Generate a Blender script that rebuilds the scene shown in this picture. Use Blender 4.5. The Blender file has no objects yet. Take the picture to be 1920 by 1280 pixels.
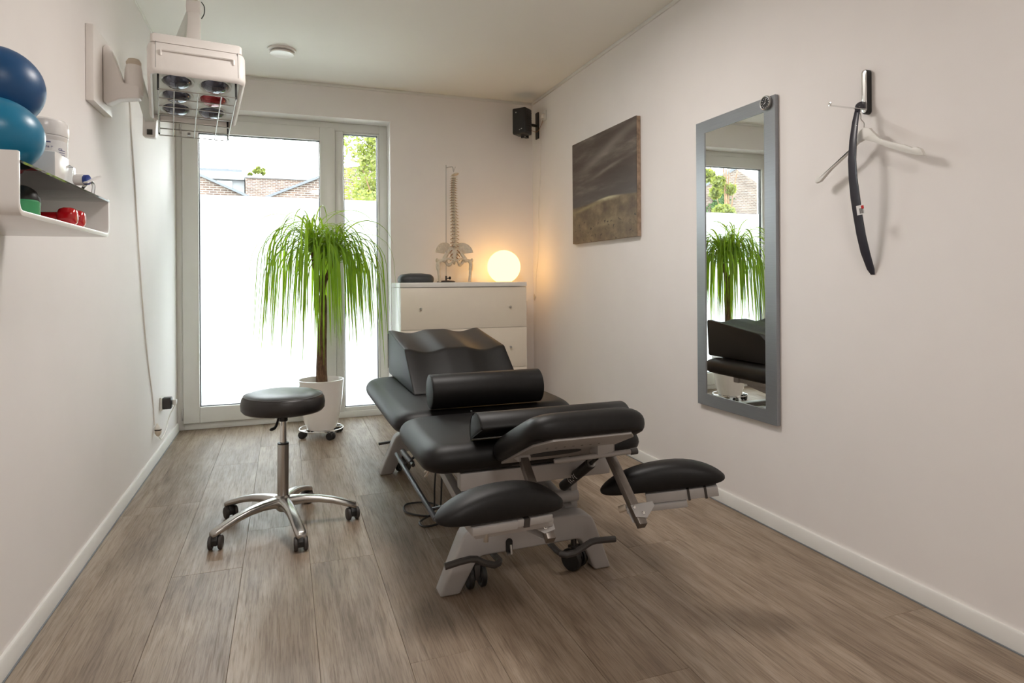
import bpy, bmesh, math, random
from mathutils import Vector, Matrix, Euler
random.seed(7)
S = bpy.context.scene
COL = S.collection
PI = math.pi
# ------------------------------------------------------------------ camera
F_PX, YAW, ROLL, SY = 1181.8, .346, -.0069, -115.7
EYE = Vector((0, 0, 1.1))
_d = Vector((math.sin(YAW), math.cos(YAW), 0)); _r = Vector((math.cos(YAW), -math.sin(YAW), 0)); _u = Vector((0, 0, 1))
_r2 = _r*math.cos(ROLL) + _u*math.sin(ROLL); _u2 = -_r*math.sin(ROLL) + _u*math.cos(ROLL)
cam_data = bpy.data.cameras.new('camera')
cam = bpy.data.objects.new('camera', cam_data); COL.objects.link(cam)
M = Matrix((_r2, _u2, -_d)).transposed().to_4x4(); M.translation = EYE
cam.matrix_world = M
cam_data.sensor_width = 36; cam_data.lens = F_PX*36/1920; cam_data.shift_y = SY/1920
cam_data.clip_start = .02; cam_data.clip_end = 300
S.camera = cam
# ------------------------------------------------------------------ world, exposure
W = bpy.data.worlds.new('overcast_sky'); S.world = W; W.use_nodes = True
W.node_tree.nodes['Background'].inputs[0].default_value = (.93, .97, 1, 1)
W.node_tree.nodes['Background'].inputs[1].default_value = 10
S.view_settings.view_transform = 'Standard'; S.view_settings.look = 'None'
S.view_settings.gamma = 1; S.view_settings.use_curve_mapping = False
S.view_settings.exposure = 0.98
S.cycles.max_bounces = 10; S.cycles.diffuse_bounces = 6; S.cycles.glossy_bounces = 5
S.cycles.transparent_max_bounces = 12; S.cycles.sample_clamp_indirect = 8
# fill light: two unseen ceiling lamps added to brighten the room (fixtures built below)
FILL_LAMPS = [(0.63, -0.1), (0.63, 2.6)]
for lx, ly in FILL_LAMPS:
    ld = bpy.data.lights.new('ceiling_fill_light', 'AREA'); ld.shape = 'DISK'; ld.size = .5; ld.energy = (9.7, 12)[ly > 1]; ld.color = (1, .95, .91)
    lo = bpy.data.objects.new('ceiling_fill_light', ld); lo.location = (lx, ly, 2.525); COL.objects.link(lo)

def at(x, y, X=None, Y=None, Z=None):
    """the point of the plane X=, Y= or Z= that stands at pixel x, y of the photograph"""
    v = _d + _r2*((x-960)/F_PX) - _u2*((y-640-SY)/F_PX)
    if X is not None: return EYE + v*(X/v.x)
    if Y is not None: return EYE + v*(Y/v.y)
    return EYE + v*((Z-1.1)/v.z)

# ------------------------------------------------------------------ materials
class NT:
    def __init__(s, name):
        s.m = bpy.data.materials.new(name); s.m.use_nodes = True; s.t = s.m.node_tree; s.n = s.t.nodes; s.b = s.n['Principled BSDF']
    def new(s, typ, **kw):
        n = s.n.new(typ)
        for k, v in kw.items():
            if k.startswith('_'): n.inputs[k[1:].replace('_', ' ')].default_value = v
            else: setattr(n, k, v)
        return n
    def link(s, a, b): s.t.links.new(a, b)
    def coord(s, scale=(1, 1, 1), kind='Object', rnd=False):
        tc = s.new('ShaderNodeTexCoord'); mp = s.new('ShaderNodeMapping'); mp.inputs['Scale'].default_value = scale
        src = tc.outputs[kind]
        if rnd:
            oi = s.new('ShaderNodeObjectInfo'); va = s.new('ShaderNodeVectorMath', operation='SCALE'); va.inputs[0].default_value = (37, 91, 53)
            s.link(oi.outputs['Random'], va.inputs['Scale']); ad = s.new('ShaderNodeVectorMath', operation='ADD')
            s.link(src, ad.inputs[0]); s.link(va.outputs[0], ad.inputs[1]); src = ad.outputs[0]
        s.link(src, mp.inputs['Vector']); return mp.outputs[0]
    def noise(s, vec, scale, detail=4, rough=.55, dist=0.):
        n = s.new('ShaderNodeTexNoise'); n.inputs['Scale'].default_value = scale; n.inputs['Detail'].default_value = detail; n.inputs['Roughness'].default_value = rough; n.inputs['Distortion'].default_value = dist
        s.link(vec, n.inputs['Vector']); return n.outputs['Fac']
    def ramp(s, fac, stops):
        r = s.new('ShaderNodeValToRGB'); e = r.color_ramp.elements
        while len(e) < len(stops): e.new(.5)
        for i, (p, c) in enumerate(stops): e[i].position = p; e[i].color = tuple(c)+(1,) if len(c) == 3 else c
        s.link(fac, r.inputs[0]); return r.outputs[0]
    def mix(s, fac, a, b, mode='MIX'):
        n = s.new('ShaderNodeMix', data_type='RGBA', blend_type=mode)
        for sock, v in ((n.inputs['Factor'], fac), (n.inputs[6], a), (n.inputs[7], b)):
            if hasattr(v, 'is_output'): s.link(v, sock)
            elif isinstance(v, tuple): sock.default_value = v if len(v) == 4 else v+(1,)
            else: sock.default_value = v
        return n.outputs[2]
    def math(s, op, a, b=0.0, c=0.0):
        n = s.new('ShaderNodeMath', operation=op)
        for i, v in enumerate((a, b, c)):
            if hasattr(v, 'is_output'): s.link(v, n.inputs[i])
            else: n.inputs[i].default_value = v
        return n.outputs[0]
    def bump(s, h, strength=.2, dist=.002):
        b = s.new('ShaderNodeBump'); b.inputs['Strength'].default_value = strength; b.inputs['Distance'].default_value = dist
        s.link(h, b.inputs['Height']); s.link(b.outputs[0], s.b.inputs['Normal'])

def mat(name, col, rough=.5, metal=0., var=.06, scale=8., bump=0., bscale=200., spec=.5, coat=0., aniso=None):
    t = NT(name); b = t.b
    vec = t.coord(aniso or (1, 1, 1))
    f = t.noise(vec, scale, 3)
    c1 = tuple(max(0, x*(1-var)) for x in col); c2 = tuple(min(1, x*(1+var)) for x in col)
    t.link(t.ramp(f, [(.3, c1), (.7, c2)]), b.inputs['Base Color'])
    b.inputs['Roughness'].default_value = rough; b.inputs['Metallic'].default_value = metal
    b.inputs['Specular IOR Level'].default_value = spec; b.inputs['Coat Weight'].default_value = coat
    if bump: t.bump(t.noise(vec, bscale, 2), bump, .001)
    return t.m

M_WALL = mat('white_wall_paint', (.82, .785, .765), .7, var=.015, scale=3, bump=.12, bscale=160, spec=.3)
M_CEIL = mat('white_ceiling_paint', (.82, .795, .745), .75, var=.012, scale=2, bump=.08, bscale=140, spec=.25)
M_TRIM = mat('white_lacquer_trim', (.74, .73, .70), .4, var=.02)
M_PVC = mat('white_window_plastic', (.72, .715, .68), .32, var=.015)
M_GASK = mat('black_rubber', (.012, .012, .013), .55, var=.1)
M_LEATH = mat('black_upholstery', (.0065, .006, .006), .46, var=.12, scale=30, bump=.25, bscale=700, spec=.30)
M_LEATHG = mat('charcoal_upholstery', (.055, .06, .065), .5, var=.1, scale=30, bump=.2, bscale=600)
M_STLEATH = mat('dark_brown_upholstery', (.02, .018, .0175), .36, var=.1, scale=25, bump=.25, bscale=500, spec=.55)
M_THREAD = mat('grey_seam', (.16, .16, .16), .7)
M_GREY = mat('grey_powder_coat', (.40, .385, .375), .42, metal=.1, var=.05, bump=.05, bscale=900)
M_DGREY = mat('dark_grey_plastic', (.045, .04, .037), .5, var=.1)
M_BLACK = mat('black_plastic', (.012, .012, .012), .42, var=.1)
M_BAR = mat('blue_grey_bar', (.07, .075, .085), .42, metal=.3)
M_TUBE = mat('raw_steel_tube', (.20, .175, .155), .35, metal=.7, var=.15, scale=20)
M_STEEL = mat('satin_steel', (.50, .49, .47), .3, metal=1., var=.05)
M_CHROME = mat('chrome', (.80, .80, .79), .1, metal=1., var=.02)
M_ALU = mat('polished_aluminium', (.52, .51, .49), .26, metal=1., var=.06, scale=14)
M_MFRAME = mat('brushed_grey_frame', (.30, .315, .335), .36, metal=.65, var=.05, scale=6, aniso=(1, 1, 60))
M_WHITE = mat('white_gloss_lacquer', (.80, .78, .74), .25, var=.015)
M_CHEST = mat('cream_gloss_front', (.80, .73, .62), .30, var=.012)
M_SHELF = mat('white_acrylic', (.86, .845, .83), .22, var=.015)
M_LAMPW = mat('warm_white_plastic', (.83, .79, .76), .3, var=.02)
M_LAMPI = mat('cool_white_plastic', (.80, .84, .80), .4, var=.02)
M_IVORY = mat('ivory_plastic', (.62, .54, .44), .4, var=.04)
M_BONE = mat('bone_plastic', (.66, .57, .44), .55, var=.12, scale=60)
M_NERVE = mat('amber_nerve', (.30, .12, .03), .5)
M_DISC = mat('grey_disc', (.35, .33, .29), .6)
M_POT = mat('white_glazed_pot', (.84, .81, .77), .12, var=.02, coat=.5)
M_SOIL = mat('dark_soil', (.05, .03, .018), .9, var=.4, scale=60, bump=.8, bscale=120)
M_BALLD = mat('deep_blue_vinyl', (.006, .075, .215), .38, var=.06, bump=.1, bscale=400)
M_BALLL = mat('turquoise_vinyl', (.008, .20, .37), .33, var=.06, bump=.1, bscale=400)
M_RED = mat('red_vinyl', (.52, .006, .012), .16, var=.06, coat=.6)
M_REDB = mat('red_rubber', (.40, .03, .03), .35)
M_BLUE = mat('blue_plastic', (.01, .04, .25), .3)
M_GREEN = mat('green_rubber', (.05, .33, .13), .4)
M_CORD = mat('white_cable', (.80, .77, .71), .5)
M_BCORD = mat('black_cable', (.02, .02, .02), .4)
M_HORN = mat('slate_plastic', (.042, .042, .055), .33, var=.05)
M_HANG = mat('white_painted_wood', (.72, .70, .66), .45)
M_PAPER = mat('white_paper', (.8, .8, .8), .5)
M_LGREEN = mat('label_green', (.13, .42, .04), .5)
M_LBLUE = mat('label_blue', (.06, .07, .25), .5)
M_GBLACK = mat('black_print', (.01, .01, .01), .5)
M_PRED = mat('red_print', (.6, .02, .02), .5)
M_ZINC = mat('zinc_coping', (.038, .043, .052), .5, metal=.2)
M_FASCIA = mat('white_render', (.16, .165, .17), .8)
M_FARGLASS = mat('distant_glazing', (.06, .075, .09), .3)
M_GROUND = mat('pale_paving', (.25, .27, .25), .9, var=.2)
M_FELT = mat('grey_joint', (.17, .185, .2), .5)

def tree_mat(name, c1, c2, trans):
    t = NT(name); f = t.noise(t.coord(), 9, 3)
    col = t.ramp(f, [(.3, c1), (.7, c2)])
    t.link(col, t.b.inputs['Base Color']); t.b.inputs['Roughness'].default_value = .45
    tr = t.new('ShaderNodeBsdfTranslucent'); t.link(t.mix(.5, col, trans), tr.inputs['Color'])
    mx = t.new('ShaderNodeMixShader'); mx.inputs[0].default_value = .5
    t.link(t.b.outputs[0], mx.inputs[1]); t.link(tr.outputs[0], mx.inputs[2])
    t.link(mx.outputs[0], t.n['Material Output'].inputs[0]); return t.m
M_LEAF = tree_mat('ponytail_leaf', (.10, .21, .012), (.21, .37, .03), (.55, .75, .03))
M_TREE = tree_mat('birch_leaves', (.05, .075, .012), (.14, .15, .03), (.28, .32, .04))
M_IVY = tree_mat('ivy_leaves', (.02, .06, .02), (.06, .11, .03), (.08, .18, .03))

def trunk_mat():
    t = NT('fibrous_bark'); v = t.coord((1, 1, .22)); f = t.noise(v, 70, 5, .7)
    t.link(t.ramp(f, [(.3, (.045, .024, .013)), (.55, (.16, .085, .045)), (.75, (.33, .21, .12))]), t.b.inputs['Base Color'])
    t.b.inputs['Roughness'].default_value = .9; t.bump(f, 1., .01); return t.m
M_BARK = trunk_mat()

def wood_mat():
    t = NT('limed_oak_plank')
    v1 = t.coord((11, 1.3, 1), rnd=True); v2 = t.coord((110, 4.5, 1), rnd=True); v3 = t.coord((3.4, 1.1, 1), rnd=True); v4 = t.coord((300, 11, 1), rnd=True)
    a = t.noise(v1, 1.3, 6, .62, .9); b = t.noise(v2, 1.2, 4, .6); c = t.noise(v3, 1.6, 5, .6, .6); d = t.noise(v4, 1.1, 2, .5)
    col = t.ramp(a, [(.25, (.20, .142, .098)), (.45, (.32, .245, .178)), (.60, (.385, .305, .232)), (.78, (.44, .365, .288))])
    fine = t.ramp(b, [(.32, (.62, .59, .56)), (.50, (1, 1, 1))])
    col = t.mix(.75, col, fine, 'MULTIPLY')
    big = t.ramp(c, [(.30, (.60, .56, .52)), (.60, (1.0, 1.0, 1.0))])
    col = t.mix(.8, col, big, 'MULTIPLY')
    oi = t.new('ShaderNodeObjectInfo')
    tone = t.ramp(oi.outputs['Random'], [(0, (.86, .84, .82)), (1, (1, 1, 1))])
    col = t.mix(1., col, tone, 'MULTIPLY')
    t.link(col, t.b.inputs['Base Color'])
    rr = t.ramp(b, [(.3, (.52,)*3), (.7, (.36,)*3)]); t.link(rr, t.b.inputs['Roughness'])
    t.b.inputs['Specular IOR Level'].default_value = .5
    dk = t.ramp(d, [(.36, (.72, .70, .68)), (.50, (1, 1, 1))]); t.link(t.mix(.8, col, dk, 'MULTIPLY'), t.b.inputs['Base Color'])
    h = t.math('ADD', t.math('MULTIPLY', b, .8), t.math('MULTIPLY', d, .5))
    t.bump(h, .35, .0012); return t.m
M_WOOD = wood_mat()

def brick_mat(name, light):
    t = NT(name); tc = t.new('ShaderNodeTexCoord'); sp = t.new('ShaderNodeSeparateXYZ'); t.link(tc.outputs['Object'], sp.inputs[0])
    cb = t.new('ShaderNodeCombineXYZ'); t.link(sp.outputs[0], cb.inputs[0]); t.link(sp.outputs[2], cb.inputs[1])
    br = t.new('ShaderNodeTexBrick'); t.link(cb.outputs[0], br.inputs['Vector'])
    br.inputs['Scale'].default_value = 1; br.inputs['Brick Width'].default_value = .25; br.inputs['Row Height'].default_value = .085; br.inputs['Mortar Size'].default_value = .014
    k = light
    br.inputs['Color1'].default_value = (.105*k, .052*k, .034*k, 1); br.inputs['Color2'].default_value = (.22*k, .135*k, .095*k, 1); br.inputs['Mortar'].default_value = (.42*k, .38*k, .345*k, 1)
    f = t.noise(t.coord(), 1.7, 5)
    t.link(t.mix(.55, br.outputs[0], t.ramp(f, [(.3, (.5, .45, .42)), (.7, (1.3, 1.25, 1.2))]), 'MULTIPLY'), t.b.inputs['Base Color'])
    t.b.inputs['Roughness'].default_value = .9; return t.m
M_BRICK = brick_mat('weathered_brick', .29); M_BRICK2 = brick_mat('pale_brick', .42)

def glass_mat(name, tint=(1, 1, 1), ior=1.45):
    t = NT(name); t.n.remove(t.b)
    tr = t.new('ShaderNodeBsdfTransparent'); tr.inputs[0].default_value = tint+(1,)
    gl = t.new('ShaderNodeBsdfGlossy'); gl.inputs['Roughness'].default_value = .02
    fr = t.new('ShaderNodeFresnel'); fr.inputs['IOR'].default_value = ior
    mx = t.new('ShaderNodeMixShader'); t.link(fr.outputs[0], mx.inputs[0]); t.link(tr.outputs[0], mx.inputs[1]); t.link(gl.outputs[0], mx.inputs[2])
    t.link(mx.outputs[0], t.n['Material Output'].inputs[0]); return t.m
M_GLASS = glass_mat('clear_glass', (.96, .98, .97))
M_SGLASS = glass_mat('shelf_glass', (.86, .90, .89))
M_CLEARP = glass_mat('clear_plastic', (.9, .92, .93), 1.18)
def frost_mat():
    t = NT('frosted_film'); t.n.remove(t.b)
    tl = t.new('ShaderNodeBsdfTranslucent')
    f = t.noise(t.coord(), 1.2, 2); t.link(t.ramp(f, [(.3, (.55, .57, .572)), (.7, (.575, .595, .597))]), tl.inputs['Color'])
    rf = t.new('ShaderNodeBsdfRefraction'); rf.inputs['Roughness'].default_value = .75; rf.inputs['IOR'].default_value = 1.12; rf.inputs['Color'].default_value = (.555, .575, .578, 1)
    m1 = t.new('ShaderNodeMixShader'); m1.inputs[0].default_value = .45; t.link(tl.outputs[0], m1.inputs[1]); t.link(rf.outputs[0], m1.inputs[2])
    gl = t.new('ShaderNodeBsdfGlossy'); gl.inputs['Roughness'].default_value = .25
    m2 = t.new('ShaderNodeMixShader'); m2.inputs[0].default_value = .04; t.link(m1.outputs[0], m2.inputs[1]); t.link(gl.outputs[0], m2.inputs[2])
    t.link(m2.outputs[0], t.n['Material Output'].inputs[0]); return t.m
M_FROST = frost_mat()
def mirror_mat():
    t = NT('silvered_mirror'); t.b.inputs['Base Color'].default_value = (.90, .91, .89, 1); t.b.inputs['Metallic'].default_value = 1; t.b.inputs['Roughness'].default_value = .004
    return t.m
M_MIRROR = mirror_mat()
def emit_mat(name, col, s):
    t = NT(name); e = t.new('ShaderNodeEmission'); e.inputs[0].default_value = col+(1,); e.inputs[1].default_value = s
    t.link(e.outputs[0], t.n['Material Output'].inputs[0]); return t.m
M_GLOBE = emit_mat('lit_opal_glass', (1, .55, .165), 2.4)
M_DIFF = emit_mat('fill_lamp_diffuser', (1, .9, .8), 2.0)  # glowing face of the added fill lamps
def bulb_mat(name, col):
    t = NT(name); t.b.inputs['Base Color'].default_value = col+(1,); t.b.inputs['Roughness'].default_value = .06; t.b.inputs['Coat Weight'].default_value = 1.
    t.b.inputs['Metallic'].default_value = .55; return t.m
M_BULB = bulb_mat('dark_reflector_glass', (.075, .085, .12)); M_RBULB = bulb_mat('ruby_glass', (.30, .006, .016))

def painting_mat(w, h):
    t = NT('oil_on_canvas'); tc = t.new('ShaderNodeTexCoord'); sp = t.new('ShaderNodeSeparateXYZ'); t.link(tc.outputs['Object'], sp.inputs[0])
    u = t.math('ADD', t.math('DIVIDE', sp.outputs[1], -w), .5); v = t.math('ADD', t.math('DIVIDE', sp.outputs[2], h), .5)
    cb = t.new('ShaderNodeCombineXYZ'); t.link(u, cb.inputs[0]); t.link(v, cb.inputs[1])
    mp = t.new('ShaderNodeMapping'); mp.inputs['Scale'].default_value = (1.3, 5.5, 1); mp.inputs['Rotation'].default_value = (0, 0, -.32); t.link(cb.outputs[0], mp.inputs[0])
    n1 = t.noise(mp.outputs[0], 1.25, 6, .6)
    sky = t.ramp(n1, [(.30, (.062, .044, .036)), (.47, (.085, .063, .052)), (.56, (.112, .090, .076)), (.68, (.20, .168, .142))])
    lowg = t.ramp(v, [(.38, (1, 1, 1)), (.62, (0, 0, 0))])
    sky = t.mix(t.math('MULTIPLY', lowg, .55), sky, (.105, .10, .10))
    def streak(u0, v0, slope, su, sv):
        dv = t.math('SUBTRACT', t.math('SUBTRACT', v, v0), t.math('MULTIPLY', t.math('SUBTRACT', u, u0), slope))
        dv = t.math('ADD', dv, t.math('MULTIPLY', t.math('SUBTRACT', n1, .5), .10))
        a = t.math('POWER', t.math('DIVIDE', dv, sv), 2.); b = t.math('POWER', t.math('DIVIDE', t.math('SUBTRACT', u, u0), su), 2.)
        return t.math('EXPONENT', t.math('MULTIPLY', t.math('ADD', a, b), -1.))
    sky = t.mix(t.math('MULTIPLY', streak(.62, .83, .30, .42, .045), .6), sky, (.27, .24, .21))
    sky = t.mix(t.math('MULTIPLY', streak(.60, .64, .16, .22, .016), .6), sky, (.28, .25, .22))
    hump = t.math('ADD', .355, t.math('MULTIPLY', streak(.62, .5, 0, .3, 50), .035))
    n2 = t.noise(cb.outputs[0], 5, 6, .65)
    hill = t.ramp(n2, [(.30, (.085, .055, .04)), (.5, (.165, .122, .075)), (.68, (.27, .215, .13))])
    hill = t.mix(t.math('MULTIPLY', streak(.58, .385, -.02, .16, .018), .95), hill, (.62, .57, .38))
    hill = t.mix(t.math('MULTIPLY', streak(.25, .335, .12, .25, .02), .7), hill, (.36, .32, .17))
    hill = t.mix(t.math('MULTIPLY', streak(.55, .16, .1, .22, .03), .6), hill, (.33, .28, .17))
    n3 = t.noise(cb.outputs[0], 26, 3, .6)
    hill = t.mix(t.math('MULTIPLY', t.ramp(n3, [(.60, (0, 0, 0)), (.66, (1, 1, 1))]), t.math('LESS_THAN', v, .2)), hill, (.045, .035, .028))
    inhill = t.ramp(t.math('ADD', t.math('SUBTRACT', hump, v), .5), [(.494, (0, 0, 0)), (.508, (1, 1, 1))])
    t.link(t.mix(inhill, sky, hill), t.b.inputs['Base Color']); t.b.inputs['Roughness'].default_value = .55
    t.bump(t.noise(cb.outputs[0], 180, 2), .2, .001); return t.m

# ------------------------------------------------------------------ mesh builder
def rot(rx=0, ry=0, rz=0): return Euler((rx, ry, rz)).to_matrix().to_4x4()
def frame_of(d, up=Vector((0, 0, 1))):
    d = d.normalized()
    if abs(d.dot(up)) > .98: up = Vector((0, 1, 0))
    a = d.cross(up).normalized(); b = a.cross(d).normalized(); return a, b
class MB:
    def __init__(s): s.v = []; s.f = []
    def add(s, vs, fs, Mx=None):
        o = len(s.v); s.v += [tuple(Mx @ Vector(p)) if Mx else tuple(p) for p in vs]; s.f += [[i+o for i in f] for f in fs]; return s
    def box(s, x0, x1, y0, y1, z0, z1, Mx=None):
        return s.add([(x, y, z) for x in (x0, x1) for y in (y0, y1) for z in (z0, z1)],
                     [(0, 1, 3, 2), (4, 6, 7, 5), (0, 4, 5, 1), (2, 3, 7, 6), (0, 2, 6, 4), (1, 5, 7, 3)], Mx)
    def prism(s, pts, h0, h1, axis='Z', Mx=None):
        n = len(pts)
        def P(a, b, h): return (a, b, h) if axis == 'Z' else (a, h, b) if axis == 'Y' else (h, a, b)
        vs = [P(a, b, h0) for a, b in pts] + [P(a, b, h1) for a, b in pts]
        return s.add(vs, [list(range(n))[::-1], list(range(n, 2*n))] + [(i, (i+1) % n, n+(i+1) % n, n+i) for i in range(n)], Mx)
    def rings(s, rs, close=True, cap0=True, cap1=True, Mx=None):
        n = len(rs[0]); vs = [p for r in rs for p in r]; fs = []
        for k in range(len(rs)-1):
            for i in range(n if close else n-1):
                j = (i+1) % n; fs.append((k*n+i, k*n+j, (k+1)*n+j, (k+1)*n+i))
        if cap0: fs.append(list(range(n))[::-1])
        if cap1: fs.append([(len(rs)-1)*n+i for i in range(n)])
        return s.add(vs, fs, Mx)
    def lathe(s, prof, n=24, Mx=None, cap0=True, cap1=True):
        return s.rings([[(r*math.cos(2*PI*i/n), r*math.sin(2*PI*i/n), z) for i in range(n)] for r, z in prof], True, cap0, cap1, Mx)
    def cyl(s, a, b, r, n=14, r2=None):
        a, b = Vector(a), Vector(b); u, w = frame_of(b-a); r2 = r if r2 is None else r2
        return s.rings([[p + (u*math.cos(2*PI*i/n) + w*math.sin(2*PI*i/n))*q for i in range(n)] for p, q in ((a, r), (b, r2))])
    def tube(s, pts, r, n=8, prof=None, up=None, closed=False):
        pts = [Vector(p) for p in pts]; rs = []; N = len(pts); pu = None
        for k, p in enumerate(pts):
            if closed: d = pts[(k+1) % N]-pts[k-1]
            else: d = pts[min(k+1, N-1)]-pts[max(k-1, 0)]
            d.normalize()
            if up is not None: u, w = frame_of(d, Vector(up))
            elif pu is None: u, w = frame_of(d)
            else: w = (pu - d*pu.dot(d)).normalized(); u = d.cross(w)
            pu = w
            rr = r[k] if isinstance(r, (list, tuple)) else r
            if prof: rs.append([p + u*a*rr + w*b*rr for a, b in prof])
            else: rs.append([p + (u*math.cos(2*PI*i/n) + w*math.sin(2*PI*i/n))*rr for i in range(n)])
        if closed: rs.append(rs[0]); return s.rings(rs, True, False, False)
        return s.rings(rs)
    def sphere(s, c, r, nu=24, nv=14, sc=(1, 1, 1), Mx=None):
        prof = [(math.sin(PI*k/nv), -math.cos(PI*k/nv)) for k in range(nv+1)]; prof[0] = (1e-4, -1); prof[-1] = (1e-4, 1)
        T = Matrix.Translation(c) @ (Mx or Matrix()) @ Matrix.Diagonal((r*sc[0], r*sc[1], r*sc[2], 1))
        return s.lathe(prof, nu, T)
    def pad(s, a, b, h, rad=.05, top=.35, nexp=5., n=48, Mx=None, bot=.02, dome=.01):
        """upholstered pad: half sizes a, b, height h, soft rounded rim, bottom at z=0"""
        def outline(ins, z):
            A, B = max(a-ins, .002), max(b-ins, .002); o = []
            for i in range(n):
                t = 2*PI*i/n; c, q = math.cos(t), math.sin(t)
                o.append((A*math.copysign(abs(c)**(2/nexp), c), B*math.copysign(abs(q)**(2/nexp), q), z))
            return o
        zm = h*(1-.60); rs = [outline(bot, 0)]
        for k in range(1, 4): t = k/4; rs.append(outline(bot*(1-math.sin(t*PI/2)), zm*(1-math.cos(t*PI/2))))
        for k in range(0, 8):
            t = k/7*PI/2; rs.append(outline(rad*(1-math.cos(t)), zm+(h-zm)*math.sin(t)*.94))
        m = min(a, b)
        for q in (.35, .6, .85): rs.append(outline(rad+(m-rad)*q, h*.96+dome*math.sin(q*PI/2)))
        return s.rings(rs, Mx=Mx)
    def build(s, name, m, parent=None, sharp=35, bevel=0., seg=2, mats=None, **props):
        me = bpy.data.meshes.new(name); me.from_pydata(s.v, [], s.f)
        bm = bmesh.new(); bm.from_mesh(me)
        bmesh.ops.recalc_face_normals(bm, faces=bm.faces)
        if bevel:
            ed = [e for e in bm.edges if len(e.link_faces) == 2 and e.calc_face_angle(0) > math.radians(28)]
            bmesh.ops.bevel(bm, geom=ed, offset=bevel, segments=seg, affect='EDGES', profile=.5, clamp_overlap=True)
        bm.to_mesh(me); bm.free()
        me.polygons.foreach_set('use_smooth', [True]*len(me.polygons)); me.set_sharp_from_angle(angle=math.radians(sharp))
        me.materials.append(m)
        o = bpy.data.objects.new(name, me); COL.objects.link(o)
        if parent: put(o, parent)
        for k, v in props.items(): o[k] = v
        return o
def wm(o):
    """world matrix of an object whose chain was placed but not yet evaluated"""
    return (wm(o.parent) @ o.matrix_parent_inverse @ o.matrix_basis) if o.parent else o.matrix_basis.copy()
def put(o, parent):
    """parent o and keep it where it stands"""
    o.parent = parent; o.matrix_parent_inverse = wm(parent).inverted()
def thing(name, label, cat, loc=(0, 0, 0), group=None):
    o = bpy.data.objects.new(name, None); COL.objects.link(o); o.location = loc; o.empty_display_size = .05
    o['label'] = label; o['category'] = cat
    if group: o['group'] = group
    return o
def struct_empty(name, loc=(0, 0, 0)):
    o = bpy.data.objects.new(name, None); COL.objects.link(o); o.location = loc; o['kind'] = 'structure'; return o
def tag(o, label, cat, group=None):
    o['label'] = label; o['category'] = cat
    if group: o['group'] = group
    return o
def B(*a, **k): return MB().box(*a, **k)
def spline(pts, k=6):
    pts = [Vector(p) for p in pts]; out = []
    P = [pts[0]*2-pts[1]] + pts + [pts[-1]*2-pts[-2]]
    for i in range(1, len(P)-2):
        for j in range(k):
            t = j/k; a, b, c, d = P[i-1:i+3]
            out.append(.5*((2*b)+(c-a)*t+(2*a-5*b+4*c-d)*t*t+(3*b-a-3*c+d)*t**3))
    return out+[pts[-1]]
def text_mesh(body, size, Mx, name, m, parent):
    cu = bpy.data.curves.new(name, 'FONT'); cu.body = body; cu.size = size; cu.extrude = .0002; cu.align_x = 'LEFT'
    o = bpy.data.objects.new(name, cu); COL.objects.link(o); 
    me = bpy.data.meshes.new_from_object(o.evaluated_get(bpy.context.evaluated_depsgraph_get())); bpy.data.objects.remove(o); bpy.data.curves.remove(cu)
    me.materials.clear(); me.materials.append(m)
    o = bpy.data.objects.new(name, me); COL.objects.link(o); o.matrix_basis = Mx
    put(o, parent); return o

# ================================================================== setting
XL, XR, YF, YW, YO, YN, H = -.7516, 2.0184, 5.055, 5.219, 5.45, -1.6, 2.62
floor = B(XL-.2, XR+.2, YN-.2, YO, -.12, -.006).build('floor', M_FELT, kind='structure')
edges = [XL] + [-.651+.2457*k for k in range(11)] + [XR]
known = {0: 3.41, 1: 3.5, 4: 2.576, 5: 1.805, 8: 2.047}
for i in range(len(edges)-1):
    a, b = edges[i], edges[i+1]
    off = known.get(i, 1.9+.37*((i*5) % 4)); L = 1.5; ys = []
    y = off
    while y > YN: y -= L
    while y < YF+.16:
        y0, y1 = max(y, YN), min(y+L, YW+.02); y += L
        if y1-y0 < .02: continue
        B(a+.0004, b-.0004, y0+.0004, y1-.0004, -.006, 0).build('plank', M_WOOD, floor, bevel=.0007, seg=1)
B(XL-.2, XR+.2, YN-.2, YO, H, H+.25).build('ceiling', M_CEIL, kind='structure')
B(XL-.2, XL, YN-.2, YO, 0, H).build('wall_left', M_WALL, kind='structure')
B(XR, XR+.2, YN-.2, YO, 0, H).build('wall_right', M_WALL, kind='structure')
wf = MB(); wf.box(.797, XR, YF, YO, 0, H); wf.box(XL, .797, YF, YO, 2.367, H)
wf.build('wall_far', M_WALL, kind='structure')
wn = MB(); wn.box(XL, 0, YN-.2, YN, 0, H); wn.box(.95, XR, YN-.2, YN, 0, H); wn.box(0, .95, YN-.2, YN, 2.05, H)
wn.build('wall_near', M_WALL, kind='structure')
dr = struct_empty('door_1', (.475, YN, 0))
B(.03, .92, YN-.12, YN-.07, .01, 2.02).build('door_leaf', M_TRIM, dr, bevel=.002)
df = MB(); df.box(-.06, .03, YN-.2, YN+.012, 0, 2.1); df.box(.92, 1.01, YN-.2, YN+.012, 0, 2.1); df.box(.03, .92, YN-.2, YN+.012, 2.02, 2.1)
df.build('door_frame', M_TRIM, dr, bevel=.002)
MB().tube([(.86, YN-.07, 1.02), (.86, YN-.02, 1.02), (.75, YN-.02, 1.02)], .009).build('door_handle', M_STEEL, dr)
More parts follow.
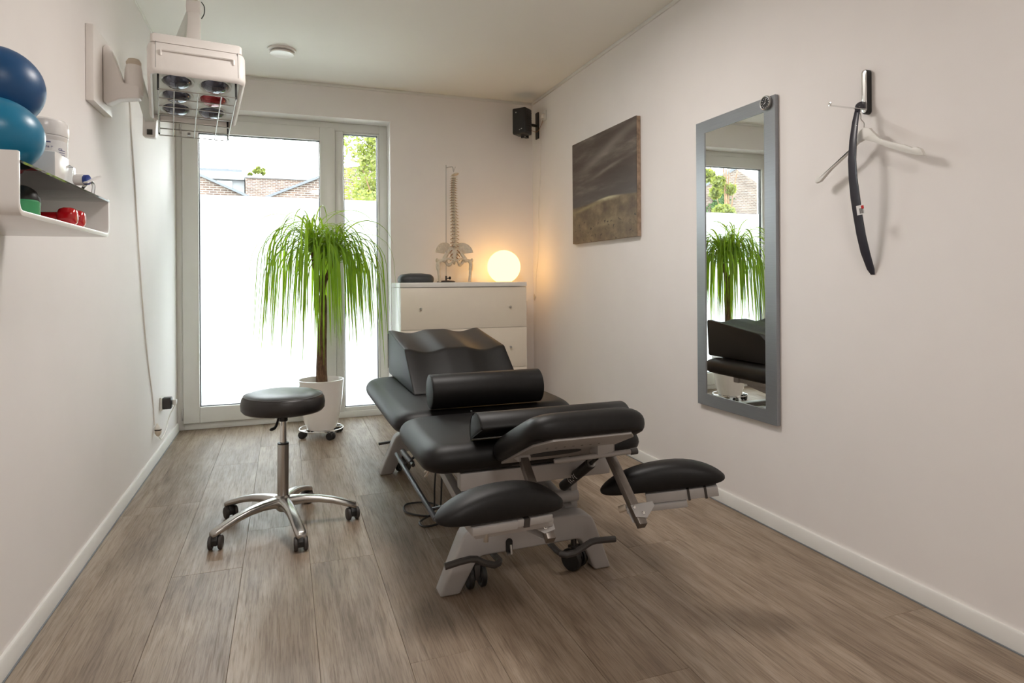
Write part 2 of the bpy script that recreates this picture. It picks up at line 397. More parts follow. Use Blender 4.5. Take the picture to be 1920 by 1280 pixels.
def skirting(name, x0, x1, y0, y1, side):
    m = MB()
    if side == 'L': m.prism([(x0, .002), (x1, .002), (x1, .056), (x1-.004, .062), (x0, .062)], y0, y1, 'Y')
    elif side == 'R': m.prism([(x1, .002), (x0, .002), (x0, .056), (x0+.004, .062), (x1, .062)], y0, y1, 'Y')
    else: m.prism([(y1, .002), (y0, .002), (y0, .056), (y0+.004, .062), (y1, .062)], x0, x1, 'X')
    return m.build(name, M_TRIM, kind='structure')
skirting('baseboard_left', XL, XL+.013, YN, YW-.03, 'L')
skirting('baseboard_right', XR-.013, XR, YN, YF, 'R')
skirting('baseboard_far', .80, XR-.013, YF-.013, YF, 'F')
B(XL+.013, XL+.018, YN, YW-.03, -.001, .003).build('trim_1', M_FELT, kind='structure')
B(XR-.019, XR-.013, YN, YF, -.001, .003).build('trim_2', M_FELT, kind='structure')
B(XR-.012, XR, YN, YF, H-.022, H).build('trim_3', M_TRIM, kind='structure', bevel=.003)
B(XL, XR-.012, YF-.012, YF, H-.022, H).build('trim_4', M_TRIM, kind='structure', bevel=.003)
B(XL, XL+.008, YN, YF-.012, H-.012, H).build('trim_5', M_CEIL, kind='structure', bevel=.003)

# --- floor-to-ceiling window: hinged leaf on the left, fixed light on the right
win = struct_empty('window_1', (0, YW, 0))
f = MB(); y0, y1 = YW, YW+.075
f.box(XL, -.705, y0, y1, 0, 2.367); f.box(.735, .797, y0, y1, 0, 2.367)
f.box(-.705, .735, y0, y1, 2.30, 2.367); f.box(-.705, .735, y0, y1, 0, .05); f.box(.385, .446, y0, y1, .05, 2.30)
f.build('window_frame', M_PVC, win, bevel=.004)
f = MB(); f.box(.446, .452, y0+.012, y1, .05, 2.30); f.box(.72, .735, y0+.012, y1, .05, 2.30); f.box(.452, .72, y0+.012, y1, 2.285, 2.30); f.box(.452, .72, y0+.012, y1, .05, .082)
f.build('glazing_bead', M_PVC, win, bevel=.003)
f = MB(); s0, s1 = YW-.022, YW+.06
f.box(-.711, -.600, s0, s1, .05, 2.318); f.box(.266, .383, s0, s1, .05, 2.318); f.box(-.600, .266, s0, s1, 2.212, 2.318); f.box(-.600, .266, s0, s1, .05, .168)
sash = f.build('sash', M_PVC, win, bevel=.006, seg=3)
def gasket(x0, x1, z0, z1, y, par, w=.005):
    g = MB(); g.box(x0, x0+w, y, y+.03, z0, z1); g.box(x1-w, x1, y, y+.03, z0, z1); g.box(x0, x1, y, y+.03, z1-w, z1); g.box(x0, x1, y, y+.03, z0, z0+w*.8)
    return g.build('gasket', M_GASK, par)
gasket(-.600, .266, .168, 2.212, YW+.004, sash); gasket(.452, .72, .082, 2.285, YW+.028, win)
FZ = 1.757
B(-.598, .264, YW+.024, YW+.028, FZ, 2.21).build('pane', M_GLASS, sash)
B(-.598, .264, YW+.024, YW+.028, .17, FZ).build('frosted_pane', M_FROST, sash, label='lower pane covered with white frosted film')
B(.454, .718, YW+.046, YW+.05, FZ, 2.283).build('pane', M_GLASS, win)
B(.454, .718, YW+.046, YW+.05, .084, FZ).build('frosted_pane', M_FROST, win, label='lower pane covered with white frosted film')
B(-.722, -.711, YW-.02, YW+.001, .075, .165).build('hinge', M_STEEL, sash, bevel=.003)
B(-.722, -.711, YW-.02, YW+.001, 2.2, 2.29).build('hinge', M_STEEL, sash, bevel=.003)
hd = B(.30, .335, YW-.034, YW-.022, 1.03, 1.12).build('handle', M_PVC, sash, bevel=.004)
MB().tube([(.317, YW-.034, 1.10), (.317, YW-.07, 1.10), (.317, YW-.075, .98)], .009).build('lever', M_PVC, hd)
B(XL, .797, YW+.06, YO+.04, -.02, .012).build('window_sill', M_ZINC, win)

# ================================================================== outdoors
B(-60, 60, YO, 90, -.3, -.08).build('ground', M_GROUND, kind='structure')
def gable(name, pts, y0, label):
    t = thing(name, label, 'building', (sum(p[0] for p in pts)/len(pts), y0, 0))
    MB().prism([(pts[0][0], -.1)] + pts + [(pts[-1][0], -.1)], y0, y0+.4, 'Y').build('brick_wall', M_BRICK, t)
    c = MB()
    for (xa, za), (xb, zb) in zip(pts, pts[1:]):
        c.prism([(xa, za), (xb, zb), (xb, zb+.10), (xa, za+.10)], y0-.12, y0+9, 'Y')
    c.build('coping', M_ZINC, t)
    r = MB(); k = len(pts)
    return t
gable('brick_gable', [(-8.1, 2.95), (-4.9, 5.75), (-2.996, 5.05), (-.99, 4.16)], 26, 'brick gable wall left of the roof valley, seen above the frosted film')
gable('brick_gable', [(-.92, 4.16), (1.35, 5.17), (5.0, 6.75), (8.5, 5.2)], 26, 'brick gable wall right of the roof valley, rising behind the mullion')
mb_ = thing('brick_building', 'pale brick building with flat parapet behind the roof valley', 'building', (-.2, 36, 0))
B(-1.92, 4.5, 36, 44, -.1, 6.58).build('brick_wall', M_BRICK2, mb_)
B(-1.95, 4.55, 35.9, 44, 6.58, 6.68).build('parapet_coping', M_FASCIA, mb_)
wb = thing('white_building', 'white flat-roofed building with grey roof edge behind left gable', 'building', (-3.5, 36.5, 0))
B(-12, -2.0, 36.6, 46, -.1, 6.5).build('wall', M_FASCIA, wb)
B(-12.2, -1.99, 36.3, 46, 6.5, 6.9).build('fascia', M_FASCIA, wb)
B(-12, -2.2, 38, 46, 6.9, 7.32).build('roof_edge', M_ZINC, wb)
for k in range(4):
    w_ = B(-3.9-k*1.9, -2.6-k*1.9, 36.5, 36.62, 5.0, 6.42).build('window', M_PVC, wb)
    B(-3.82-k*1.9, -3.3-k*1.9, 36.47, 36.5, 5.1, 6.36).build('pane', M_FARGLASS, w_)
gb = thing('glass_roof', 'pale rooftop glazing above the pale brick parapet', 'roof', (.6, 40, 0))
B(.1, 1.6, 39, 42, 6.6, 7.35).build('glazing', M_FARGLASS, gb)
fr = MB()
for k in range(5): fr.box(.08+k*.375, .14+k*.375, 38.96, 39.02, 6.6, 7.4)
fr.build('frame', M_FASCIA, gb)

def tree(label, loc, cen, rad, n, seed, m=M_TREE, lobes=14, size=.07, name='birch_tree', trunk=True):
    rnd = random.Random(seed); t = thing(name, label, 'tree', loc)
    mb = MB(); cs = []
    for k in range(lobes):
        p = Vector((rnd.gauss(0, .5), rnd.gauss(0, .5), rnd.uniform(-.9, .9))); p = Vector((p.x*rad[0], p.y*rad[1], p.z*rad[2])); cs.append((Vector(cen)+p, rnd.uniform(.28, .5)*min(rad)))
    for i in range(n):
        c, r = rnd.choice(cs); q = Vector((rnd.gauss(0, 1), rnd.gauss(0, 1), rnd.gauss(0, 1))).normalized()*r*rnd.random()**.4
        p = c+q; E = Euler((rnd.uniform(0, 6), rnd.uniform(0, 6), rnd.uniform(0, 6))).to_matrix(); s_ = size*rnd.uniform(.6, 1.25)
        mb.add([p+E@Vector(v)*s_ for v in ((-.1, -1, 0), (.55, -.1, .12), (0, 1, 0), (-.55, -.1, .12))], [(0, 1, 2, 3)])
    o = mb.build('foliage', m, t, kind='stuff')
    if trunk:
        tr = MB(); tr.tube([loc, (loc[0]+.05, loc[1], cen[2]*.5), (cen[0], cen[1], cen[2]+rad[2]*.4)], [.07, .05, .015])
        for c, r in cs[:9]: tr.tube([(loc[0]+.05, loc[1], cen[2]*.55), ((loc[0]+c.x)/2, (loc[1]+c.y)/2, c.z*.82), c], [.022, .016, .006], 5)
        tr.build('trunk', M_BARK, t)
    return t
tree('bright green leafy tree seen through the narrow right-hand window light', (2.1, 14.3, -.1), (2.15, 14.3, 3.5), (.95, .9, 1.9), 12000, 3, lobes=34, size=.05)
tree('yellow-green tree left of the gables, seen only in the wall mirror', (-7.55, 14.4, -.1), (-7.35, 14.2, 3.4), (.38, .5, 1.7), 7000, 5, lobes=22, size=.075)
tree('low rooftop shrub on the pale brick parapet', (-1.4, 36.4, 6.68), (-1.42, 36.4, 6.95), (.5, .3, .3), 900, 6, lobes=8, size=.08, name='roof_shrub', trunk=True)
g3 = thing('brick_gable', 'brick gable with climbing ivy, far left, seen only in the mirror', 'building', (-17, 26, 0))
MB().prism([(-19.5, -.1), (-10.5, -.1), (-13.5, 4.6), (-17.4, 6.6), (-19.5, 5.6)], 26, 26.4, 'Y').build('brick_wall', M_BRICK, g3)
MB().prism([(-13.5, 4.6), (-17.4, 6.6), (-17.4, 6.75), (-13.5, 4.75)], 25.9, 26.6, 'Y').build('coping', M_ZINC, g3)
iv = MB(); rnd = random.Random(4)
for i in range(900):
    t_ = rnd.random(); p = Vector((-15.6-1.0*t_+rnd.gauss(0, .25), 25.9, 3.4+1.9*t_+rnd.gauss(0, .25))); E_ = Euler((rnd.uniform(0, 6), rnd.uniform(0, 6), rnd.uniform(0, 6))).to_matrix()
    iv.add([p+E_@Vector(v)*.09 for v in ((-.6, -.6, 0), (.6, -.6, 0), (.6, .6, 0), (-.6, .6, 0))], [(0, 1, 2, 3)])
iv.build('ivy', M_IVY, g3, kind='stuff')

# ================================================================== right wall
# --- mirror
mr = thing('wall_mirror', 'tall wall mirror in a flat brushed grey frame on the right wall', 'mirror', (XR, 2.45, 1.18))
mx0, mx1 = XR-.02, XR-.002; my0, my1, mz0, mz1, fw = 2.176, 2.732, .459, 1.894, .068
f = MB(); f.box(mx0, mx1, my0, my0+fw, mz0, mz1); f.box(mx0, mx1, my1-fw, my1, mz0, mz1); f.box(mx0, mx1, my0+fw, my1-fw, mz0, mz0+.06); f.box(mx0, mx1, my0+fw, my1-fw, mz1-.06, mz1)
f.build('frame', M_MFRAME, mr)
B(mx0+.004, mx1-.004, my0+fw, my1-fw, mz0+.06, mz1-.06).build('mirror_glass', M_MIRROR, mr)
# --- clock on the mirror frame
cc = Vector((mx0-.001, 2.222, 1.868)); R_ = Matrix.Translation(cc) @ rot(0, -PI/2, 0)
ck = thing('clock', 'small round black-faced clock stuck on the mirror frame corner', 'clock', cc)
MB().lathe([(.029, 0), (.031, .004), (.031, .012), (.0285, .0145), (.026, .014), (.0255, .010)], 32, R_).build('case', M_STEEL, ck)
MB().lathe([(.0255, .0095), (.0255, .0105)], 32, R_).build('dial', M_GBLACK, ck)
tk = MB()
for k in range(12): tk.box(.018, .0235, -.0009, .0009, .0105, .011, R_ @ rot(0, 0, k*PI/6))
tk.build('hour_marks', M_PAPER, ck)
hh = MB(); hh.box(-.003, .012, -.001, .001, .0112, .0118, R_ @ rot(0, 0, 2.05)); hh.box(-.004, .018, -.0007, .0007, .012, .0125, R_ @ rot(0, 0, -.2)); hh.build('hands', M_PAPER, ck)
# --- painting
pw, ph = .892, .722
pc = Vector((XR-.03, 3.745, 1.7185))
pt = thing('painting', 'unframed dark landscape painting of a hill under stormy sky', 'painting', pc)
cv = B(-.001, .002, -pw/2, pw/2, -ph/2, ph/2).build('canvas', painting_mat(pw, ph)); cv.location = pc; put(cv, pt)
cs_ = mat('raw_canvas_edge', (.33, .24, .17), .85, var=.35, scale=30)
e_ = MB(); e_.box(.0021, .028, -pw/2+.0004, pw/2-.0004, -ph/2+.0004, ph/2-.0004); e_ = e_.build('canvas_edge', cs_); e_.location = pc; put(e_, pt)
# --- coat hook
hk = thing('wall_hook', 'slim chrome and black fold-out coat hook on the right wall', 'hook', (XR, 1.737, 1.78))
def capsule(y, z0, z1, r, n=10):
    return [(y+r*math.cos(PI*i/n), z1-r+r*math.sin(PI*i/n)) for i in range(n+1)] + [(y-r*math.cos(PI*i/n), z0+r-r*math.sin(PI*i/n)) for i in range(n+1)]
MB().prism(capsule(1.727, 1.695, 1.858, .0125), XR-.022, XR-.001, 'X').build('backing', M_BLACK, hk, bevel=.002)
MB().prism(capsule(1.727, 1.70, 1.857, .0105), XR-.0245, XR-.0225, 'X').build('face_plate', M_CHROME, hk, bevel=.0006)
MB().prism(capsule(1.727, 1.715, 1.849, .005), XR-.0255, XR-.0246, 'X').build('slot', M_STEEL, hk)
B(XR-.185, XR-.02, 1.7215, 1.7325, 1.711, 1.714).build('arm', M_CHROME, hk, bevel=.0008)
B(XR-.188, XR-.185, 1.7215, 1.7325, 1.711, 1.724).build('arm_tip', M_CHROME, hk, bevel=.0006)
# --- shoehorn hanging over the arm
sh = thing('shoehorn', 'long dark slate shoehorn hanging from the hook arm', 'shoehorn', (1.925, 1.727, 1.4))
SHX = 1.915
spx = [(1608, 207), (1604, 228), (1600, 262), (1598, 300), (1600, 335), (1604, 370), (1609, 405), (1615, 440), (1623, 474), (1633, 505), (1637, 515)]
cl_ = []
for k, (x_, y_) in enumerate(spx):
    t_ = k/(len(spx)-1); cl_.append(at(x_, y_, Y=1.727-.012*t_))
wid = [.009, .011, .013, .0145, .0155, .017, .0165, .0165, .0165, .013, .006]
rs = []
for k, p in enumerate(cl_):
    w_ = wid[k]; arc = []
    for i in range(9):
        a = (i-4)/4*1.0; arc.append(Vector((p.x+.25*w_*math.sin(a)*1.0+.006*math.cos(a)-.006, p.y-w_*math.sin(a)*1.12, p.z)))
    arc += [v+Vector((.0035, 0, 0)) for v in arc[::-1]]
    rs.append(arc)
MB().rings(rs).build('blade', M_HORN, sh, sharp=50)
top = cl_[0]
MB().tube(spline([top+Vector((0, 0, -.004)), top+Vector((.002, 0, .012)), top+Vector((.02, 0, .022)), top+Vector((.045, -.002, .016)), top+Vector((.062, -.004, .002))], 5), 1, prof=[(-.012, -.002), (.012, -.002), (.012, .002), (-.012, .002)]).build('hook_end', M_HORN, sh, bevel=.001)
lp = at(1614, 394, Y=1.697)
st = B(-.0004, .0004, -.013, .013, -.017, .017, Mx=Matrix.Translation(lp+Vector((-.008, -.006, 0))) @ rot(-.12, 0, .35)).build('price_sticker', M_PAPER, sh)
Ms = Matrix.Translation(lp+Vector((-.008, -.006, 0))) @ rot(-.12, 0, .35)
bc = MB()
for k in range(6): bc.box(-.0008, -.0005, -.009+k*.0023, -.0078+k*.0023, -.013, .006, Ms)
bc.build('barcode', M_GBLACK, st)
B(-.0008, -.0005, -.012, -.003, .003, .015, Mx=Ms).build('red_field', M_PRED, st)
MB().sphere(at(1607, 236, Y=1.722)+Vector((-.003, -.002, 0)), .0035, 10, 6).build('rivet', M_CHROME, sh)
# --- coat hanger
hg = thing('coat_hanger', 'white painted coat hanger behind the shoehorn on the hook', 'hanger', (1.965, 1.727, 1.56))
def hp(x, y): p = at(x, y, X=1.965); return (p.y, p.z)
up = [hp(*p) for p in ((1530, 341), (1533, 331), (1552, 318), (1587, 290), (1607, 262), (1614, 246), (1622, 239), (1632, 240), (1641, 250), (1652, 260), (1668, 265), (1700, 272), (1712, 277), (1720, 275), (1729, 279), (1734, 289))]
lo = [hp(*p) for p in ((1733, 291), (1720, 291), (1690, 284), (1660, 274), (1640, 266), (1621, 262), (1610, 268), (1590, 289), (1560, 317), (1540, 340), (1532, 344))]
MB().prism(up+lo, 1.958, 1.972, 'X').build('shoulder_bar', M_HANG, hg, bevel=.003)
hx = at(1620, 240, X=1.965)
MB().tube(spline([hx, hx+Vector((0, 0, .018)), hx+Vector((0, .012, .034)), hx+Vector((0, .014, .052)), Vector((1.965, 1.734, 1.7165)), Vector((1.965, 1.721, 1.718))], 6), .0016, 6).build('wire_hook', M_STEEL, hg)
# --- right-wall socket high up by the corner, with the globe lamp's cord
so = thing('wall_outlet', 'white outlet high on the right wall beside the black speaker', 'outlet', (XR, 4.77, 2.44))
B(XR-.010, XR-.001, 4.735, 4.815, 2.40, 2.48).build('cover_plate', M_PVC, so, bevel=.003)
MB().lathe([(.021, 0), (.021, .002), (.018, .003)], 20, Matrix.Translation((XR-.010, 4.775, 2.44)) @ rot(0, -PI/2, 0)).build('socket_ring', M_TRIM, so)

# ================================================================== far corner: chest and what stands on it
CX0, CX1, CY0, CY1, CZ = .797, 1.792, 4.63, 5.03, 1.083
ch = thing('chest_of_drawers', 'tall glossy cream chest of drawers in the far right corner', 'chest', ((CX0+CX1)/2, (CY0+CY1)/2, 0))
B(CX0+.002, CX1-.002, CY0+.018, CY1, .0, CZ-.036).build('body', M_WHITE, ch, bevel=.002)
B(CX0, CX1, CY0-.002, CY1, CZ-.034, CZ).build('top', M_WHITE, ch, bevel=.002)
for z0, z1 in ((.110, .419), (.4215, .730), (.7325, 1.043)):
    d_ = B(CX0+.003, CX1-.003, CY0, CY0+.0175, z0, z1).build('drawer', M_CHEST, ch, bevel=.0012)
    for kx in (.945, 1.650):
        MB().lathe([(.005, 0), (.005, .012), (.009, .014), (.009, .022), (.007, .024)], 16, Matrix.Translation((kx, CY0, z0+.158)) @ rot(PI/2, 0, 0)).build('knob', M_STEEL, d_)
cu = MB().pad(.133, .10, .068, rad=.045, nexp=4, bot=.008, dome=.006, Mx=Matrix.Translation((.945, 4.80, CZ))).build('seat_cushion', M_LEATHG)
tag(cu, 'small charcoal cushion lying at the left end of the chest top', 'cushion')
gl = thing('globe_lamp', 'glowing opal globe lamp on the right end of the chest', 'lamp', (1.668, 4.82, CZ))
prof = [(.134*math.sin(PI*k/20), -.134*math.cos(PI*k/20)) for k in range(3, 21)]; prof[-1] = (.0005, .134)
MB().lathe(prof, 36, Matrix.Translation((1.668, 4.82, CZ+.122))).build('globe', M_GLOBE, gl)
MB().lathe([(.066, 0), (.066, .004), (.05, .006)], 24, Matrix.Translation((1.668, 4.82, CZ))).build('base', M_TRIM, gl)
cp = [at(x, y, X=XR-.006) for x, y in ((1014, 228), (1014, 280), (1013, 330), (1010, 380), (1010, 440), (1009, 480), (1005, 515), (1004, 545))]
MB().tube(spline([Vector((XR-.02, 4.775, 2.42)), Vector((XR-.03, 4.79, 2.40))]+cp+[Vector((XR-.01, 5.0, .95)), Vector((1.86, 5.045, .90)), Vector((1.80, 5.046, .98)), Vector((1.76, 5.046, 1.06)), Vector((1.73, 5.045, 1.095)), Vector((1.70, 4.95, 1.09)), Vector((1.68, 4.89, 1.087))], 6), .0022, 6).build('cord', M_CORD, gl)
sw = at(1002, 557, X=XR-.012)
MB().sphere(sw, .028, 12, 8, (.22, .32, 1)).build('cord_switch', M_IVORY, gl)
B(XR-.035, XR-.010, 4.757, 4.793, 2.422, 2.458).build('plug', M_CORD, gl, bevel=.006)

# --- spine model
SX, SYY = 1.252, 4.80
sp = thing('spine_model', 'anatomical spine and pelvis model hanging from a bent rod on the chest', 'model', (1.2, SYY, CZ))
MB().lathe([(.07, 0), (.072, .006), (.06, .012), (.012, .016)], 28, Matrix.Translation((1.192, SYY+.03, CZ))).build('base_plate', M_BLACK, sp)
MB().tube(spline([(1.192, SYY+.03, CZ+.01), (1.194, SYY+.03, 1.5), (1.197, SYY+.03, 1.965), (1.203, SYY+.03, 1.982), (1.24, SYY+.015, 1.990), (1.246, SYY, 1.975), (1.250, SYY, 1.95)], 6), .0035, 8).build('rod', M_STEEL, sp)
MB().tube([(1.266, SYY, 1.99), (1.256, SYY, 1.965), (1.250, SYY, 1.945)], .002, 6).build('hook_wire', M_STEEL, sp)
kn = MB(); kn.cyl((1.197, SYY+.03, 1.115), (1.212, SYY+.025, 1.115), .004); kn.sphere((1.22, SYY+.022, 1.117), .0125, 12, 8, (.8, 1, 1)); kn.build('clamp_knob', M_GBLACK, sp)
MB().cyl((1.192, SYY+.03, CZ+.012), (1.192, SYY+.03, 1.135), .007).build('rod_sleeve', M_DGREY, sp)
MB().sphere((1.262, SYY, 1.928), .036, 16, 10, (.85, 1.1, .32), rot(0, -.25, 0)).build('skull_base', M_BONE, sp)
def vertebra_mesh():
    m = MB(); m.lathe([(.013, -.007), (.0145, -.006), (.0125, 0), (.0145, .006), (.013, .007)], 12)
    for s_ in (-1, 1):
        m.tube([(s_*.008, -.010, .002), (s_*.020, -.016, .003), (s_*.031, -.019, .006)], [.0045, .0036, .0028], 6)
        m.tube([(s_*.008, -.010, -.002), (s_*.010, -.020, -.010)], [.004, .003], 6)
    m.tube([(0, -.012, 0), (0, -.024, -.004), (0, -.036, -.014)], [.005, .004, .003], 6)
    return m
vm = vertebra_mesh().build('vertebra', M_BONE); nm = MB().tube([(.010, -.010, -.008), (.018, -.012, -.011), (.031, -.013, -.017)], [.0028, .0024, .0012], 6).build('nerve', M_NERVE)
dm = MB().lathe([(.011, -.0025), (.0132, 0), (.011, .0025)], 12).build('disc', M_DISC)
zt, zb = 1.912, 1.365; nv = 24; zc = zt; hs = [(.016 + .014*(i/23)) for i in range(nv)]; tot = sum(hs); first = True
for i in range(nv):
    h_ = hs[i]*(zt-zb)/tot; zc -= h_/2; k = (zt-zc)/(zt-zb); sc = .92+.26*k
    lat = .018*math.sin(k*2*PI*.95+.4)
    P_ = Vector((SX-.002-.004*math.sin(k*3), SYY+lat, zc))
    v_ = vm if first else vm.copy(); d_ = dm if first else dm.copy()
    if not first: COL.objects.link(v_); COL.objects.link(d_)
    v_.location = P_; v_.scale = (sc, sc, h_/.0185*.8); put(v_, sp)
    d_.location = P_ - Vector((0, 0, h_/2)); d_.scale = (sc, sc, 1.1); put(d_, v_)
    for s_ in (-1, 1):
        n_ = nm if (first and s_ == 1) else nm.copy()
        if not (first and s_ == 1): COL.objects.link(n_)
        n_.location = P_; n_.scale = (s_*sc, sc, sc); put(n_, v_)
    first = False; zc -= h_/2
def hip(s_):
    m = MB(); c = Vector((SX, SYY, 1.30)); rs = []
    # iliac wing: a curved fan
    for k in range(7):
        t_ = k/6; ring = []
        for i in range(9):
            u_ = i/8; a = -.55+u_*2.0
            R0 = .028+.062*t_
            x_ = .050+R0*math.sin(a)*.9+.018*t_; z_ = .004+R0*math.cos(a)*1.02; y_ = .018-.05*u_*t_+.02*t_*t_
            ring.append(c+Vector((s_*x_, y_, z_)))
        ring += [p+Vector((s_*.004, .007, 0)) for p in ring[::-1]]
        rs.append(ring)
    m.rings(rs)
    m.tube(spline([c+Vector((s_*.036, .02, .035)), c+Vector((s_*.062, 0, .0)), c+Vector((s_*.080, -.01, -.03)), c+Vector((s_*.070, -.02, -.05))], 4), [.012]*4+[.015]*4+[.019]*4+[.017], 8)
    m.tube(spline([c+Vector((s_*.078, -.005, -.035)), c+Vector((s_*.064, .004, -.065)), c+Vector((s_*.045, 0, -.082)), c+Vector((s_*.030, -.02, -.070)), c+Vector((s_*.012, -.035, -.045))], 4), [.014]*4+[.013]*4+[.013]*4+[.009]*4+[.009], 8)
    m.tube(spline([c+Vector((s_*.072, -.015, -.03)), c+Vector((s_*.045, -.033, -.035)), c+Vector((s_*.012, -.037, -.043))], 4), .0075, 8)
    return m.build('hip_bone', M_BONE, sp, sharp=60)
def femur(s_):
    m = MB(); c = Vector((SX, SYY, 1.30)); off = .004 if s_ > 0 else -.004
    m.sphere(c+Vector((s_*.088, -.014, -.045)), .018, 12, 8)
    m.tube(spline([c+Vector((s_*.088, -.014, -.045)), c+Vector((s_*.115, -.012, -.050)), c+Vector((s_*(.132), -.01, -.075)), c+Vector((s_*.128, -.01, -.13)), c+Vector((s_*.120, -.01, -.214))], 5), [.013]*5+[.015]*5+[.017]*5+[.0125]*5+[.012], 10)
    m.sphere(c+Vector((s_*.140, -.008, -.047)), .015, 10, 8, (.8, .9, 1.25))
    return m.build('femur', M_BONE, sp, sharp=60)
for s_ in (-1, 1): hip(s_); femur(s_)
m = MB(); m.rings([[Vector((SX+a*w_, SYY+.006-b*.012+yo, z_)) for a, b in ((-1, 0), (-.7, .8), (0, 1), (.7, .8), (1, 0), (.7, -.8), (0, -1), (-.7, -.8))] for w_, z_, yo in ((.034, 1.362, .01), (.042, 1.345, .006), (.034, 1.31, 0), (.022, 1.27, -.006), (.012, 1.24, -.004), (.006, 1.222, .004))]); m.build('sacrum', M_BONE, sp, sharp=60)
for s_ in (-1, 1):
    for k in range(3):
        MB().tube([(SX+s_*(.020-.004*k), SYY-.006, 1.335-.028*k), (SX+s_*(.036-.003*k), SYY-.016, 1.320-.028*k), (SX+s_*(.045-.003*k), SYY-.018, 1.302-.026*k)], [.0035, .003, .0015], 6).build('nerve', M_NERVE, sp)
# --- loudspeaker
ang = .87; Rs = Matrix.Translation((1.845, 4.845, 2.395)) @ rot(0, 0, -ang)
spk = thing('loudspeaker', 'small black loudspeaker on a bracket in the far upper corner', 'speaker', (1.845, 4.845, 2.395))
bd = MB(); bd.box(-.062, .062, -.058, .055, -.107, .107, Rs)
bd.build('cabinet', M_BLACK, spk, bevel=.012, seg=3)
rb = MB()
for k in range(9):
    for s_ in (-1, 1): rb.box(s_*.0625-.0022, s_*.0625+.0022, -.03, .045, -.085+k*.019, -.077+k*.019, Rs)
rb.build('side_ribs', M_BLACK, spk, bevel=.001)
B(-.055, .055, -.064, -.058, -.098, .098, Mx=Rs).build('grille', M_GASK, spk, bevel=.008, seg=3)
MB().lathe([(.0005, 0), (.006, 0), (.005, .003), (.0005, .004)], 14, Rs @ Matrix.Translation((-.022, -.064, .068)) @ rot(PI/2, 0, 0)).build('indicator', M_STEEL, spk)
lg = MB(); lg.box(-.013, -.003, -.0655, -.064, -.079, -.073, Rs @ rot(0, -.25, 0)); lg.box(.001, .013, -.0655, -.064, -.077, -.071, Rs @ rot(0, -.3, 0)); lg.build('logo', M_STEEL, spk)
bk = MB(); bk.tube([Rs @ Vector((0, .0, -.118)), Rs @ Vector((0, .085, -.118)), Rs @ Vector((0, .085, .118)), Rs @ Vector((0, 0, .118))], 1, prof=[(-.014, -.002), (.014, -.002), (.014, .002), (-.014, .002)])
bk.cyl(Rs @ Vector((0, 0, -.112)), Rs @ Vector((0, 0, -.13)), .012)
bk.build('bracket', M_BLACK, spk)
q0 = Rs @ Vector((0, .085, 0))
MB().box(XR-.012, XR-.001, 4.90, 4.955, 2.285, 2.505).cyl(q0, (XR-.006, 4.93, 2.395), .012).build('wall_mount', M_BLACK, spk)
MB().tube(spline([Rs @ Vector((.03, .05, -.05)), Vector((1.98, 4.87, 2.33)), Vector((XR-.012, 4.84, 2.37)), Vector((XR-.012, 4.80, 2.40)), Vector((XR-.011, 4.79, 2.41))], 5), .002, 6).build('speaker_wire', M_NERVE, spk)

# --- ceiling air valve
vt = thing('ceiling_vent', 'round white air vent on the ceiling near the window', 'vent', (-.007, 4.40, H))
MB().lathe([(.088, 0), (.088, -.010), (.082, -.014), (.070, -.012)], 36, Matrix.Translation((-.007, 4.40, H))).build('ring', M_LAMPW, vt)
MB().lathe([(.055, -.006), (.066, -.016), (.078, -.026), (.074, -.032), (.05, -.036), (.0005, -.037)], 36, Matrix.Translation((-.007, 4.40, H))).build('disc', M_LAMPW, vt)
MB().lathe([(.069, -.0125), (.055, -.006)], 36, Matrix.Translation((-.007, 4.40, H)), False, False).build('throat', M_GBLACK, vt)
for i_, (lx, ly) in enumerate(FILL_LAMPS):  # out-of-frame fixtures made up to carry the added fill light
    t = thing('added_ceiling_light', ('unseen round ceiling light added as fill, behind the camera', 'unseen round ceiling light added as fill in mid-room, above the frame')[i_], 'lamp', (lx, ly, H))
    MB().lathe([(.29, 0), (.29, -.05), (.285, -.058), (.27, -.06), (.27, -.02)], 40, Matrix.Translation((lx, ly, H)), True, True).build('rim', M_TRIM, t)
    MB().lathe([(.268, -.07), (.25, -.082), (.0005, -.088)], 40, Matrix.Translation((lx, ly, H)), True, True).build('diffuser', M_DIFF, t)

# ================================================================== left wall
# --- bent acrylic shelf
SXF, SY0, SY1, SZ0, SZ1 = -.496, 1.515, 2.200, 1.235, 1.345
shf = thing('wall_shelf', 'white bent acrylic wall shelf with a glass top on left wall', 'shelf', (-.62, 1.85, SZ0))
def ushape(x0, x1, y0, y1, zb, zt0, zt1, th, r):
    """U profile seen from the front (in Y,Z), extruded over X"""
    out = [(y0, zt0)]
    for k in range(7): a = PI+PI/2*k/6; out.append((y0+r+r*math.cos(a), zb+r+r*math.sin(a)))
    for k in range(7): a = -PI/2+PI/2*k/6; out.append((y1-r+r*math.cos(a), zb+r+r*math.sin(a)))
    out.append((y1, zt1)); inn = [(y1-th, zt1)]; ri = r-th
    for k in range(7): a = 0-PI/2*k/6; inn.append((y1-r+ri*math.cos(a), zb+r+ri*math.sin(a)))
    for k in range(7): a = -PI/2-PI/2*k/6; inn.append((y0+r+ri*math.cos(a), zb+r+ri*math.sin(a)))
    inn.append((y0+th, zt0)); return out+inn
us = ushape(XL, SXF, SY0-.008, SY1, SZ0, 1.364, SZ1+.004, .012, .028)
MB().prism(us, XL+.001, SXF, 'X').build('bent_tray', M_SHELF, shf, bevel=.002)
B(SXF+.001-.25, SXF+.001, SY0+.003, SY1-.001, SZ1-.004, SZ1+.001).build('glass_top', M_SGLASS, shf)
B(XL+.001, XL+.008, SY0+.004, SY1-.012, SZ0+.012, SZ0+.10).build('back_strip', M_SHELF, shf)
ZT = SZ1+.0015
